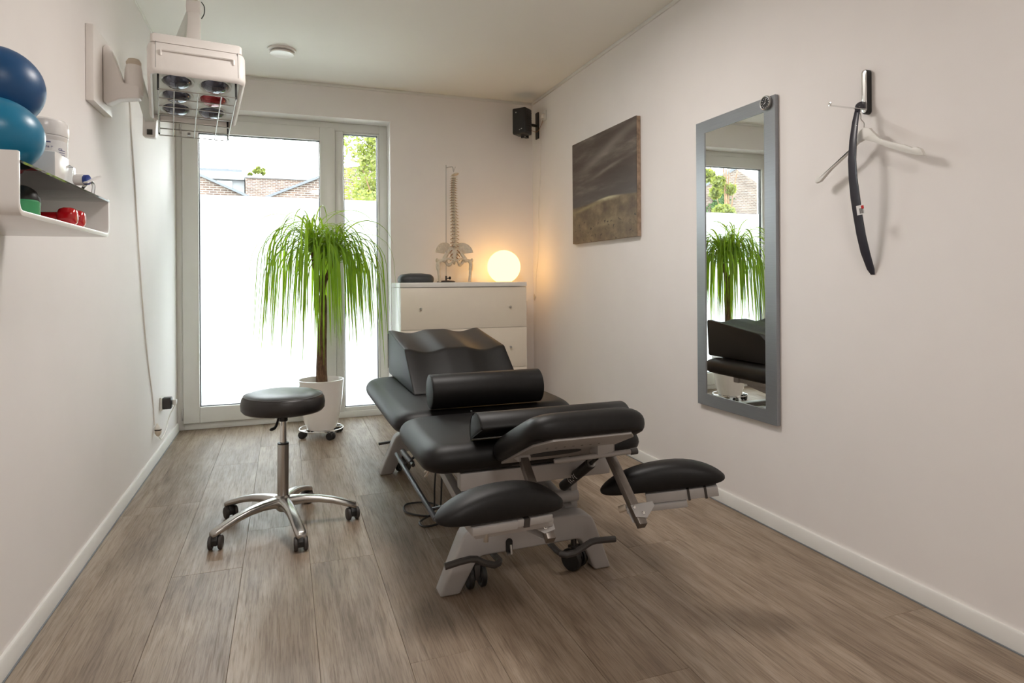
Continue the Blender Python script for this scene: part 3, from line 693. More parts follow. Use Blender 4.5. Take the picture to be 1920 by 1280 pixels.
b2 = MB().sphere((0, 0, 0), .0975, 40, 24, (.975, .975, .875)).build('exercise_ball', M_BALLL); b2.location = (-.612, 1.722, ZT+.0855)
tag(b2, 'turquoise exercise ball, lower of the two balls on the shelf', 'ball', 'exercise balls')
b1 = MB().sphere((0, 0, 0), .099, 40, 24, (1, 1, .97)).build('exercise_ball', M_BALLD); b1.location = (-.650, 1.842, 1.572)
tag(b1, 'deep blue exercise ball stacked on the turquoise ball', 'ball', 'exercise balls')
# tub
jx, jy = -.628, 2.088
jr = thing('plastic_tub', 'white screw-lid plastic tub standing behind the balls on the shelf', 'tub', (jx, jy, ZT))
MB().lathe([(.052, 0), (.056, .004), (.056, .150), (.058, .153), (.058, .158), (.054, .160)], 40, Matrix.Translation((jx, jy, ZT))).build('body', M_SHELF, jr)
MB().lathe([(.057, .160), (.0585, .164), (.0585, .190), (.056, .200), (.050, .205), (.0005, .206)], 40, Matrix.Translation((jx, jy, ZT))).build('lid', M_SHELF, jr)
def arcstrip(a0, a1, z0, z1, r, n=6):
    m = MB(); rs = [[(jx+r*math.cos(a), jy+r*math.sin(a), ZT+z) for z in (z0, z1)] for a in [a0+(a1-a0)*k/n for k in range(n+1)]]
    m.add([p for q in rs for p in q], [(2*k, 2*k+2, 2*k+3, 2*k+1) for k in range(n)]); return m
lb = arcstrip(-2.0, -.1, .02, .145, .0562, 12).build('label_sheet', M_PAPER, jr)
arcstrip(-1.25, -.92, .062, .076, .0566).build('green_band', M_LGREEN, lb)
arcstrip(-1.3, -1.0, .136, .139, .0566).build('blue_line', M_LBLUE, lb)
dk = MB()
for k in range(12): 
    m_ = arcstrip(-.62, -.30+.03*math.sin(k*7), .052+.006*k, .0535+.006*k, .0566, 4); dk.add(m_.v, m_.f)
dk.build('small_print', M_LBLUE, lb)
def on_tub(a, z): return Matrix.Translation((jx+.0567*math.cos(a), jy+.0567*math.sin(a), ZT+z)) @ rot(0, 0, a+PI/2) @ rot(PI/2, 0, 0)
text_mesh('na +', .010, on_tub(-1.22, .122), 'lettering', M_LBLUE, lb)
text_mesh('id', .016, on_tub(-1.20, .090), 'lettering', M_LGREEN, lb)
text_mesh('CE', .009, on_tub(-.66, .118), 'lettering', M_LBLUE, lb)
# dispenser
dp = thing('disinfectant_dispenser', 'white box dispenser with blue knob and lever, right of the balls', 'dispenser', (-.575, 1.93, ZT))
B(-.655, -.535, 1.86, 1.965, ZT, ZT+.082).build('box', M_SHELF, dp, bevel=.004)
B(-.580, -.532, 1.966, 2.012, ZT+.004, ZT+.066).build('clear_window', M_CLEARP, dp, bevel=.004)
MB().cyl((-.527, 1.99, ZT+.030), (-.505, 1.985, ZT+.030), .015, 20).build('tap_body', M_SHELF, dp)
MB().cyl((-.506, 1.985, ZT+.030), (-.494, 1.982, ZT+.030), .0135, 20).build('knob', M_BLUE, dp, bevel=.002, label='blue knob')
MB().tube([(-.498, 1.965, ZT+.020), (-.490, 1.985, ZT+.030), (-.478, 2.015, ZT+.045)], 1, prof=[(-.006, -.002), (.006, -.002), (.006, .002), (-.006, .002)]).build('lever', M_SHELF, dp)
MB().tube(spline([(-.515, 2.01, ZT+.012), (-.51, 2.05, ZT+.035), (-.51, 2.09, ZT+.03), (-.515, 2.10, ZT+.004)], 5), .004, 8).build('spout_tube', M_CLEARP, dp)
# inside the tray
ZB = SZ0+.0125
def dumbbell(y, x, label, rz):
    t = thing('dumbbell', label, 'dumbbell', (x, y, ZB), 'red dumbbells on the shelf'); T = Matrix.Translation((x, y, ZB+.0245)) @ rot(0, 0, rz)
    MB().lathe([(.0125, -.06), (.011, 0), (.0125, .06)], 16, T @ rot(0, PI/2, 0)).build('handle', M_RED, t)
    for s_ in (-1, 1):
        MB().lathe([(.014, .048), (.022, .052), (.0255, .062), (.0255, .078), (.022, .088), (.012, .091)], 8, T @ rot(0, s_*PI/2, 0) @ rot(0, 0, PI/8)).build('weight', M_RED, t, bevel=.004)
dumbbell(1.935, -.60, 'shiny red vinyl dumbbell in the shelf tray, nearer one', .0)
dumbbell(2.005, -.60, 'shiny red vinyl dumbbell in the shelf tray, next to the upright end', .0)
MB_ = MB().sphere((0, 0, 0), .038, 24, 14).build('massage_ball', M_BLACK); MB_.location = (-.565, 1.73, ZB+.038); tag(MB_, 'black massage ball inside the shelf tray', 'ball')
gp = MB().lathe([(.026, 0), (.028, .002), (.028, .030), (.024, .034), (.018, .034)], 24).build('massage_cup', M_GREEN); gp.location = (-.535, 1.66, ZB); tag(gp, 'green rubber cup at the near end of the shelf tray', 'cup')
rbk = B(-.035, .035, -.02, .02, 0, .03).build('exercise_block', M_REDB, bevel=.006); rbk.location = (-.68, 1.80, ZB); tag(rbk, 'small matt red block at the back of the shelf tray', 'block')
bbk = MB().lathe([(.018, 0), (.02, .004), (.02, .05), (.016, .055)], 20, rot(0, PI/2, 0)).build('grip_roll', M_BLUE); bbk.location = (-.715, 1.88, ZB+.02); tag(bbk, 'blue grip roll at the back of the shelf tray', 'roll')

# --- infrared lamp
LP = Vector((-.341, 2.975, 1.971)); lphi, ltil = .155, .19
LM = Matrix.Translation(LP) @ rot(0, 0, lphi) @ rot(-ltil, 0, 0)      # local: x width, y back, z up; origin front bottom middle
il = thing('infrared_lamp', 'white six-bulb infrared heat lamp on an arm from the left wall', 'lamp', (XL, 3.11, 2.0))
W2, D2, H2 = .19, .50, .155
def rrect(hx, y0, y1, r, n=5):
    o = []
    for cx_, cy_, a0 in ((hx-r, y1-r, 0), (-hx+r, y1-r, PI/2), (-hx+r, y0+r, PI), (hx-r, y0+r, 1.5*PI)):
        for k in range(n+1): a = a0+PI/2*k/n; o.append((cx_+r*math.cos(a), cy_+r*math.sin(a)))
    return o
hs_ = MB(); lv = []
for ins, z in ((.012, .000), (.004, .006), (0, .02), (0, .122), (.004, .136), (.016, .143)):
    lv.append([(x, y, z) for x, y in rrect(W2-ins, ins, D2-ins, .03)])
hs_.rings(lv, cap0=False, Mx=LM)
inn = [[(x, y, z) for x, y in rrect(W2-i_, i_, D2-i_, .02)] for i_, z in ((.012, 0), (.018, .002), (.020, .022))]
hs_.rings(inn, cap0=False, cap1=False, Mx=LM)
housing = hs_.build('housing', M_LAMPW, il, sharp=40)
tp = MB(); tp.rings([[(x, y, z) for x, y in rrect(W2-.012-i_, .012+i_, D2-.012-i_, .012)] for i_, z in ((0, .144), (0, .178), (.006, .186))], Mx=LM); tp.build('top_cover', M_LAMPW, il)
fc = MB(); hx_ = W2-.022
fc.prism([(-W2+.019, .018), (W2-.019, .018), (W2-.019, D2-.018), (-W2+.019, D2-.018)], .024, .028, 'Z', LM); face = fc.build('reflector_plate', M_LAMPI, il)
hp_ = MB(); hp_.tube([LM @ Vector(v) for v in ((-.140, .001, .078), (-.140, -.004, .098), (-.133, -.004, .102), (.133, -.004, .102), (.140, -.004, .098), (.140, .001, .078))], .005, 8); hp_.build('handle', M_LAMPW, il)
sm = MB()
for s_ in (-1, 1): sm.box(s_*.158-.0006, s_*.158+.0006, -.0006, .01, .02, .14, LM)
sm.build('panel_joint', M_FELT, il)
for j in range(3):
    for i in range(2):
        c_ = LM @ Matrix.Translation((-.078+.150*i, .105+.140*j, .020)) @ Matrix.Diagonal((1.12, 1.12, 1.3, 1)); red = (i == 1 and j == 1)
        cup = MB().lathe([(.050, .008), (.052, .000), (.060, -.003), (.062, .004)], 28, c_, False, False).build('bulb_socket', M_LAMPI, il)
        MB().lathe([(.050, .004), (.046, -.006), (.034, -.014), (.018, -.018), (.0005, -.019)], 28, c_).build('bulb', M_RBULB if red else M_BULB, il, **({'label': 'ruby red bulb'} if red else {}))
# wire guard hanging below the face
def gpz(x, y): return LM @ Vector((x, y, -.060-.02*y))
gx0, gx1, gy0, gy1 = -.150, .150, .03, .50
wires = [((gx0, gy0), (gx1, gy0)), ((gx0, gy1), (gx1, gy1)), ((gx0, gy0), (gx0, gy1)), ((gx1, gy0), (gx1, gy1))]
for k in range(1, 6): wires.append(((gx0, gy0+(gy1-gy0)*k/6), (gx1, gy0+(gy1-gy0)*k/6)))
for k in range(1, 4): wires.append(((gx0+(gx1-gx0)*(k-.35)/3.3, gy0), (gx0+(gx1-gx0)*(k-.35)/3.3, gy1)))
gd = None
for a, b in wires:
    MB().cyl(gpz(*a), gpz(*b), .0027, 6).build('guard_wire', M_STEEL, il)
for x_ in (gx0, gx1):
    for y_, z0 in ((.032, -.064), (.475, -.075)):
        B(x_-.004, x_+.004, y_-.004, y_+.004, z0, .02, Mx=LM).build('guard_clip', M_GASK, il)
B(-.03, -.018, .46, .47, -.075, -.06, Mx=LM).build('guard_clip', M_STEEL, il)
# wall board, bracket, arms
B(XL+.001, -.722, 2.972, 3.262, 1.838, 2.148).build('wall_board', M_LAMPW, il, bevel=.002)
br_ = MB(); br_.prism([(-.721, 2.10), (-.712, 2.115), (-.695, 2.11), (-.645, 1.955), (-.585, 1.945), (-.585, 1.895), (-.66, 1.885), (-.705, 1.86), (-.721, 1.87)], 3.10, 3.165, 'Y'); br_.build('wall_bracket', M_LAMPW, il, bevel=.007, seg=3)
jt = Vector((-.615, 3.15, 1.985))
MB().lathe([(.036, -.07), (.037, -.02), (.034, .04), (.028, .065), (.012, .075)], 24, Matrix.Translation(jt)).build('arm_joint', M_LAMPW, il)
MB().lathe([(.029, .060), (.030, .075), (.022, .088), (.004, .092)], 20, Matrix.Translation(jt)).build('joint_cap', M_IVORY, il)
elb = Vector((-.612, 3.50, 1.868)); topj = Vector((-.400, 3.34, 2.405))
rect = [(-.5, -1), (.5, -1), (.5, 1), (-.5, 1)]
MB().tube([jt+Vector((.006, .02, .03)), jt+Vector((.008, .14, -.03)), elb+Vector((0, -.02, .02))], .022, prof=rect, up=(1, 0, 0)).build('lower_arm', M_LAMPI, il, bevel=.004)
MB().prism([(-.032, -.05), (.022, -.055), (.03, .05), (.03, .13), (-.03, .10)], -.028, .028, 'Y', Matrix.Translation(elb+Vector((0, 0, -.01)))).build('elbow', M_LAMPW, il, bevel=.008, seg=3)
B(-.012, .012, -.031, -.028, -.052, -.026, Mx=Matrix.Translation(elb)).build('elbow_slot', M_DGREY, il)
MB().tube([elb+Vector((.0, .01, .08)), topj], .026, prof=[(-.7, -1), (.7, -1), (.7, 1), (-.7, 1)], up=(0, 1, 0)).build('upper_arm', M_LAMPI, il, bevel=.005)
MB().cyl(topj+Vector((-.03, 0, 0)), topj+Vector((.032, 0, 0)), .036, 24).build('top_joint', M_LAMPW, il, bevel=.006)
MB().sphere(topj+Vector((.004, 0, .038)), .012, 12, 8).build('joint_screw', M_IVORY, il)
MB().tube(spline([topj+Vector((.034, -.01, .03)), topj+Vector((.046, -.012, .01)), topj+Vector((.046, -.012, -.025)), topj+Vector((.034, -.01, -.05))], 5), .0025, 6).build('joint_cable', M_GBLACK, il)
nk = LM @ Vector((-.01, .30, .184))
MB().tube([topj, topj+Vector((.002, -.004, -.08)), nk], [.032, .034, .04], prof=[(-.8, -.7), (.8, -.7), (.8, .7), (-.8, .7)], up=(0, 1, 0)).build('neck', M_LAMPW, il, bevel=.006)
cp = [at(x, y, X=XL+.004) for x, y in ((243, 190), (246, 245), (252, 337), (260.6, 476), (268, 575), (275.5, 660), (281, 705), (287, 754), (289.5, 797))]
MB().tube(spline([jt+Vector((-.01, .0, -.06)), jt+Vector((-.05, .15, -.04)), Vector((XL+.012, 3.6, 2.03))]+cp, 6), .0034, 8).build('power_cord', M_CORD, il)
pe = cp[-1]
MB().lathe([(.006, .020), (.009, .010), (.017, -.002), (.017, -.012)], 18, Matrix.Translation(pe+Vector((.016, 0, -.012)))).build('plug', M_CORD, il)
# extension lead, socket, adapter
ex = thing('extension_lead', 'white extension lead hanging from the black adapter by the window', 'cable', (XL, 4.5, .15))
MB().lathe([(.0185, 0), (.0195, -.004), (.019, -.022), (.012, -.036), (.006, -.042)], 20, Matrix.Translation(pe+Vector((.0195, 0, -.026)))).build('coupling', M_IVORY, ex)
MB().lathe([(.0197, -.0005), (.0197, -.006), (.0175, -.006), (.0175, -.0005)], 20, Matrix.Translation(pe+Vector((.0195, 0, -.026))), False, False).build('coupling_ring', M_GBLACK, ex)
sk = at(302, 756, X=XL+.001)
ends = [pe+Vector((.02, 0, -.066))] + [at(x, y, X=XL+.012) for x, y in ((303, 822), (312, 805), (317, 782))] + [sk+Vector((.07, .075, -.02)), sk+Vector((.068, .072, -.002))]
MB().tube(spline(ends, 6), .0033, 8).build('lead', M_CORD, ex)
wo = thing('wall_socket', 'white wall socket low on the left wall beside the window', 'socket', sk)
B(XL+.001, XL+.012, sk.y-.042, sk.y+.042, sk.z-.042, sk.z+.042).build('cover_plate', M_PVC, wo, bevel=.003)
ad = thing('socket_adapter', 'black timer adapter plugged into the low wall socket', 'adapter', sk)
B(XL+.0125, XL+.062, sk.y-.028, sk.y+.032, sk.z-.036, sk.z+.036).build('housing', M_BLACK, ad, bevel=.005)
B(XL+.018, XL+.056, sk.y-.029, sk.y-.0275, sk.z-.03, sk.z+.03).build('front_panel', M_DGREY, ad)
B(XL+.0625, XL+.090, sk.y+.0, sk.y+.03, sk.z-.016, sk.z+.018).build('plug', M_PVC, ex, bevel=.006)

# ================================================================== potted ponytail palm on a trolley
PX, PY = .238, 4.68
tl_ = thing('plant_trolley', 'chrome ring plant trolley with four black castors under the white pot', 'trolley', (PX, PY, 0))
ringp = [(PX+.150*math.cos(2*PI*k/40), PY+.150*math.sin(2*PI*k/40), .058) for k in range(40)]
MB().tube(ringp, .004, 8, closed=True).build('ring', M_CHROME, tl_)
cr = MB()
for a in (.2, .2+PI/2): cr.box(-.148, .148, -.012, .012, .050, .054, Matrix.Translation((PX, PY, 0)) @ rot(0, 0, a))
cr.build('cross_bars', M_CHROME, tl_)
c0 = None
for k, a in enumerate((-2.95, -1.25, .62, 2.1)):
    p = Vector((PX+.142*math.cos(a), PY+.142*math.sin(a), 0)); T = Matrix.Translation(p) @ rot(0, 0, (-.5, -.75, -.9, 1.2)[k])
    cst = MB(); cst.cyl(p+Vector((0, 0, .034)), p+Vector((0, 0, .052)), .006); cst.box(-.008, .026, -.004, .004, .022, .046, T)
    cst = cst.build('castor', M_STEEL, tl_, bevel=.002)
    for s_ in (-1, 1):
        MB().lathe([(.006, -.009), (.024, -.009), (.0265, -.004), (.0265, .005), (.022, .009), (.006, .008)], 20, T @ Matrix.Translation((.014, s_*.013, .0265)) @ rot(PI/2*s_, 0, 0)).build('wheel', M_BLACK, cst)
pp = thing('potted_palm', 'ponytail palm in a white glazed pot in front of the window', 'plant', (PX, PY, .055))
MB().lathe([(.095, .055), (.102, .058), (.118, .11), (.134, .19), (.147, .28), (.156, .398), (.1575, .402), (.150, .404), (.146, .39), (.140, .30), (.137, .285)], 48, Matrix.Translation((PX, PY, 0)), True, False).build('pot', M_POT, pp)
MB().lathe([(.141, .30), (.10, .318), (.045, .325), (.0005, .326)], 30, Matrix.Translation((PX, PY, 0))).build('soil', M_SOIL, pp)
tb = Vector((PX+.003, PY, .315))
trk = MB(); trk.tube(spline([tb, tb+Vector((.002, 0, .05)), Vector((.242, PY, .50)), Vector((.247, PY, .70)), Vector((.255, PY, .90)), Vector((.253, PY, 1.00))], 6), [.050, .049, .047, .045, .043, .042, .041]+[.040-.0007*k for k in range(24)], 14)
trk.build('trunk', M_BARK, pp, sharp=80)
hds = [Vector((.184, PY-.01, 1.340)), Vector((.337, PY-.02, 1.262)), Vector((.262, PY+.05, 1.31))]
bn = MB()
bn.tube(spline([(.252, PY, .98), (.262, PY, 1.07), (.29, PY-.01, 1.15), hds[1]], 5), .015, 8)
bn.tube(spline([(.252, PY, .98), (.235, PY, 1.08), (.20, PY-.01, 1.2), hds[0]], 5), .015, 8)
bn.tube(spline([(.255, PY, 1.0), (.26, PY+.03, 1.15), hds[2]], 5), .013, 8)
bn.build('branches', M_BARK, pp, sharp=80)
rnd = random.Random(11); nl = 0
def leaf(base, az, e0, L, w, stiff, curl):
    m = MB(); p = base.copy(); n = 15; e = e0; vs = []; a = az
    for k in range(n+1):
        t_ = k/n
        ww = w*(.55+1.6*t_*(1-t_))*(1-t_**3.2) + .0006
        q = min(1, t_/stiff); q = q*q*(3-2*q); e = e0+(-1.50-e0)*q
        d = Vector((math.cos(e)*math.cos(a), math.cos(e)*math.sin(a), math.sin(e)))
        side = Vector((-math.sin(a), math.cos(a), 0)); tw = curl*t_
        nn = side.cross(d); sd = (side*math.cos(tw)+nn*math.sin(tw))
        vs += [p-sd*ww, p-(side.cross(d))*(-ww*.35), p+sd*ww]
        p = p+d*(L/n); a += curl*.03
    m.add(vs, [q for k in range(n) for q in ((3*k, 3*k+1, 3*k+4, 3*k+3), (3*k+1, 3*k+2, 3*k+5, 3*k+4))])
    return m
for h_, cnt in ((hds[0], 104), (hds[1], 108), (hds[2], 70)):
    for i in range(cnt):
        t_ = i/cnt; az = i*2.39996+rnd.uniform(-.2, .2)
        e0 = 1.46-1.15*t_+rnd.uniform(-.15, .15)
        L = rnd.uniform(.74, 1.14) if t_ > .22 else rnd.uniform(.42, .7)
        stiff = rnd.uniform(.36, .60) if t_ > .2 else rnd.uniform(.75, 1.25)
        leaf(h_+Vector((.012*math.cos(az), .012*math.sin(az), -.04*t_)), az, e0, L, rnd.uniform(.0040, .0080), stiff, rnd.uniform(-.9, .9)).build('leaf', M_LEAF, pp, sharp=80)

# ================================================================== rolling stool
TX, TY = -.016, 3.018
stl = thing('rolling_stool', 'round swivel stool with dark seat and five-castor polished base', 'stool', (TX, TY, 0))
T0 = Matrix.Translation((TX, TY, 0)) @ rot(0, .012, 0)
st_ = MB().lathe([(.02, .518), (.168, .520), (.178, .532), (.180, .555), (.176, .578), (.170, .588), (.165, .592), (.14, .602), (.09, .609), (.0005, .611)], 56, T0).build('seat', M_STLEATH, stl, sharp=60)
MB().tube([T0 @ Vector((.1675*math.cos(2*PI*k/56), .1675*math.sin(2*PI*k/56), .5915)) for k in range(56)], .0016, 6, closed=True).build('seam', M_THREAD, st_)
MB().lathe([(.05, .510), (.05, .519)], 20, T0).build('seat_plate', M_BLACK, stl)
MB().lathe([(.016, .472), (.019, .474), (.019, .512)], 20, T0).build('collar', M_BLACK, stl)
MB().lathe([(.014, .36), (.014, .474)], 20, T0).build('piston', M_CHROME, stl)
MB().lathe([(.0225, .368), (.0245, .370), (.0245, .376), (.0150, .378)], 24, T0).build('tube_cap', M_BLACK, stl)
MB().lathe([(.022, .10), (.0245, .15), (.0245, .369)], 24, T0).build('column_tube', M_ALU, stl)
MB().tube(spline([(TX-.012, TY-.012, .500), (TX-.02, TY-.025, .470), (TX-.03, TY-.035, .452), (TX-.05, TY-.05, .447)], 4), [.005]*4+[.006]*4+[.007]*4+[.003], 8).build('height_lever', M_BLACK, stl)
base = MB().lathe([(.018, .070), (.024, .075), (.036, .095), (.038, .118), (.034, .135), (.026, .142)], 28, Matrix.Translation((TX, TY, 0))).build('hub', M_ALU, stl)
for k in range(5):
    a = math.radians(-4.6+72*k); Rz = Matrix.Translation((TX, TY, 0)) @ rot(0, 0, a)
    secs = []
    for r_, zt_, w_, h_ in ((.015, .135, .024, .042), (.05, .136, .021, .036), (.10, .134, .0185, .030), (.16, .126, .0175, .026), (.22, .112, .0175, .024), (.275, .094, .0185, .024), (.312, .081, .0175, .026), (.322, .074, .014, .020)):
        ring = []
        for i in range(14):
            q = 2*PI*i/14; c_, s_ = math.cos(q), math.sin(q)
            ring.append((r_, 1.28*w_*math.copysign(abs(c_)**.6, c_), zt_-h_*.6+h_*.6*math.copysign(abs(s_)**.75, s_)))
        secs.append(ring)
    MB().rings(secs, Mx=Rz).build('leg', M_ALU, stl, sharp=60)
    p = Rz @ Vector((.303, 0, 0)); T = Matrix.Translation(p) @ rot(0, 0, (-1.35, -2.6, -1.2, -1.7, -1.55)[k])
    cst = MB(); cst.cyl(p+Vector((0, 0, .045)), p+Vector((0, 0, .066)), .010)
    cst.prism([(.032, .022), (.031, .044), (.018, .060), (-.006, .064), (-.022, .056), (-.026, .03), (-.012, .03), (0, .044), (.017, .03)], -.011, .011, 'Y', T)
    cst = cst.build('castor', M_BLACK, stl, bevel=.002)
    for s_ in (-1, 1):
        MB().lathe([(.004, -.009), (.024, -.009), (.0285, -.005), (.0285, .004), (.024, .008), (.004, .009)], 22, T @ Matrix.Translation((.004, s_*.019, .0286)) @ rot(PI/2, 0, 0)).build('wheel', M_DGREY, cst)

# ================================================================== treatment table
tt = thing('treatment_table', 'black padded therapy table on a grey height-adjustable frame', 'table', (.84, 2.9, 0))
TC = .845
def arch(y0, y1):
    o = [(.497, 0), (.570, 0), (.632, .106), (.640, .116), (.655, .121)]
    o += [(1.020, .127), (1.036, .124), (1.046, .114), (1.097, 0), (1.166, 0)]
    o += [(1.100, .178), (1.088, .202), (1.066, .217), (1.040, .222), (.640, .226), (.612, .223), (.590, .211), (.578, .192)]
    return MB().prism([(x, z+.0) for x, z in o], y0, y1, 'Y')
arch(2.137, 2.215).build('foot_frame', M_GREY, tt, bevel=.010, seg=3, sharp=50)
arch(3.60, 3.678).build('foot_frame', M_GREY, tt, bevel=.010, seg=3, sharp=50)
sl = MB(); sl.prism(capsule(.752, .118, .172, .0125), 2.1335, 2.1362, 'Y'); sl.build('axle_slot', M_GBLACK, tt)
MB().cyl((.757, 2.132, .15), (.757, 2.126, .118), .005).cyl((.748, 2.134, .12), (.748, 2.124, .117), .006).build('axle_bolt', M_STEEL, tt)
B(.79, .90, 2.21, 3.61, .150, .205).build('base_beam', M_GREY, tt, bevel=.006)
# upper frame
uf = MB(); uf.box(.553, 1.118, 2.055, 2.105, .388, .447); uf.box(.553, 1.118, 3.50, 3.55, .388, .447); uf.box(.575, .615, 2.105, 3.50, .392, .442); uf.box(1.07, 1.11, 2.105, 3.50, .392, .442)
uf.build('upper_frame', M_GREY, tt, bevel=.004)
for xa in (.630, 1.015):
    B(xa, xa+.035, -.64, .64, -.02, .02, Mx=Matrix.Translation((0, 2.86, .295)) @ rot(.145, 0, 0)).build('lift_arm', M_GREY, tt, bevel=.004)
    B(xa+.037, xa+.066, -.62, .62, -.018, .018, Mx=Matrix.Translation((0, 2.86, .295)) @ rot(-.145, 0, 0)).build('lift_arm', M_GREY, tt, bevel=.004)
MB().cyl((.60, 2.25, .255), (1.075, 2.25, .255), .026, 20).build('cross_tube', M_GREY, tt, bevel=.002)
pst = MB(); pst.box(1.045, 1.072, 2.235, 2.275, .20, .40); pst.box(.98, 1.045, 2.24, 2.27, .325, .352); pst.build('lift_post', M_GREY, tt, bevel=.003)
mo = MB(); mo.cyl((.75, 2.55, .27), (.75, 3.15, .33), .035, 16); mo.box(.70, .80, 2.9, 3.15, .26, .36); mo.build('lift_motor', M_BLACK, tt, bevel=.004)
# pads
PZ = .447
MB().pad(.420, .285, .100, rad=.062, nexp=9, bot=.045, dome=.005, n=96, Mx=Matrix.Translation((TC, 2.318, PZ))).build('seat_pad', M_LEATH, tt, sharp=80)
MB().pad(.420, .562, .100, rad=.062, nexp=12, bot=.045, dome=.005, n=96, Mx=Matrix.Translation((TC, 3.172, PZ))).build('leg_pad', M_LEATH, tt, sharp=80)
# head section, tilted up towards the camera
hth = .415
HM = Matrix.Translation((.862, 2.065, .462)) @ rot(0, 0, PI) @ rot(hth, 0, 0)     # local y runs from the hinge towards the camera, z is up through the pad
MB().pad(.205, .225, .085, rad=.06, nexp=6, bot=.016, dome=.004, n=72, Mx=HM @ Matrix.Translation((0, .215, .006))).build('head_pad', M_LEATH, tt, sharp=80)
hpz = MB().prism([(-.172, 0), (.172, 0), (.172, .35), (.13, .415), (-.13, .415), (-.172, .35)], -.002, .006, 'Z', HM).build('head_plate', M_GREY, tt, bevel=.002)
sl = MB(); sl.prism([(.012*math.cos(2*PI*k/24)*8, .18+.052*math.sin(2*PI*k/24)) for k in range(24)], -.0040, -.0022, 'Z', HM @ Matrix.Translation((.03, -.01, 0))); sl.build('face_opening', M_GBLACK, hpz)
hl = MB()
for k in range(7): hl.lathe([(.004, -.0026), (.004, -.002)], 8, HM @ Matrix.Translation((.10-.03*k, .285, 0)))
hl.build('screw_holes', M_GBLACK, hpz)
for s_ in (-1, 1): B(s_*.10-.03, s_*.10+.03, -.02, .02, -.012, .004, Mx=HM).build('hinge', M_DGREY, tt, bevel=.003)
# arm-rest tubes
sq = [(-1, -1), (1, -1), (1, 1), (-1, 1)]
for s_, tx in ((-1, .722), (1, 1.028)):
    p0, p1 = Vector((tx, 1.925, .535)), Vector((tx, 1.685, .342))
    tb_ = MB().tube([p0, p1], .0135, prof=sq, up=(1, 0, 0)).build('armrest_tube', M_TUBE, tt, bevel=.002)
    B(tx-.022, tx+.022, 1.895, 1.945, .515, .55).build('tube_mount', M_GREY, tt, bevel=.003)
    d = (p1-p0).normalized(); e = p1-d*.042
    Bm = Matrix.Translation(e)
    u_ = Vector((1, 0, 0)); n_ = d.cross(u_).normalized()
    Fm = Matrix((u_, d, n_)).transposed().to_4x4(); Fm.translation = e
    for zz in (-.0165, .0145):
        k_ = MB().prism([(s_*-.018, -.022), (s_*-.018, .018), (s_*.018, .026), (s_*.062, -.010), (s_*.062, -.026)], zz, zz+.002, 'Z', Fm).build('joint_plate', M_GREY, tt, bevel=.0008)
    for bx, by in ((-.010, -.012), (.012, .010)):
        MB().lathe([(.0062, .0166), (.0062, .021), (.004, .0225)], 6, Fm @ Matrix.Translation((s_*bx, by, 0))).lathe([(.0062, -.0165), (.0062, -.021), (.004, -.0225)], 6, Fm @ Matrix.Translation((s_*bx, by, 0))).build('bolt', M_CHROME, tt)
# arm rests (kidney-shaped pads on flat channels)
def armrest(p0, p1, zrot):
    a_, b_ = Vector(p0), Vector(p1); c = (a_+b_)/2; d = b_-a_; L = d.length
    rz = math.atan2(d.y, d.x); ry = -math.asin(d.z/L)
    Mx = Matrix.Translation(c) @ rot(0, 0, rz) @ rot(0, ry, 0) @ rot(zrot, 0, 0)
    m = MB(); rs = []; n = 22
    for k in range(n+1):
        t_ = .5-.5*math.cos(PI*k/n); x = -L/2+L*t_; u_ = 2*t_-1
        q = max(1-abs(u_)**3.2, 0)**.5; hq = max(1-abs((t_-.56)/(.56 if t_ < .56 else .44))**2.2, 0)**.8
        yn, yf = -.048*max(1-abs(u_)**6, 0)**.5, .070*q; c_y, w = (yn+yf)/2, max((yf-yn)/2, .0012); zt_, zb_ = .006+.066*hq, .010*max(1-abs(u_)**8, 0)**.5+.001
        ring = []
        for i in range(24):
            a = 2*PI*i/24; cx, sx = math.cos(a), math.sin(a)
            ring.append((x, c_y+w*math.copysign(abs(cx)**.62, cx), (zt_ if sx > 0 else zb_)*math.copysign(abs(sx)**.85, sx)))
        rs.append(ring)
    m.rings(rs, Mx=Mx); o = m.build('armrest_pad', M_LEATH, tt, sharp=80)
    return Mx, L, o
Ml, Ll, _ = armrest((.375, 1.660, .455), (.770, 1.715, .440), .12)
MB().box(-.11, .03, -.05, .03, -.035, -.012, Ml).box(.03, .145, -.045, .03, -.034, -.012, Ml).build('armrest_channel', M_GREY, tt, bevel=.003)
MB().box(-.085, .165, -.02, .02, -.062, -.036, Ml).build('armrest_slide', M_GREY, tt, bevel=.003)
MB().cyl(Ml @ Vector((-.05, -.015, -.036)), Ml @ Vector((-.05, -.015, -.075)), .007).build('clamp_knob', M_STEEL, tt)
MB().box(.05, .068, -.048, .032, -.0355, -.0105, Ml).build('channel_strap', M_DGREY, tt)
Mr, Lr, _ = armrest((1.012, 1.930, .374), (1.374, 1.735, .440), .05)
MB().box(-.06, .175, -.045, .03, -.045, -.012, Mr).build('armrest_channel', M_GREY, tt, bevel=.003)
MB().box(-.13, .07, -.055, -.02, -.066, -.046, Mr).build('armrest_slide', M_GREY, tt, bevel=.003)
MB().cyl(Mr @ Vector((-.13, -.038, -.05)), Mr @ Vector((-.155, -.038, -.055)), .011).build('slide_end', M_IVORY, tt)
MB().box(.075, .083, -.047, .032, -.047, -.0105, Mr).box(.13, .138, -.047, .032, -.047, -.0105, Mr).build('channel_strap', M_DGREY, tt)
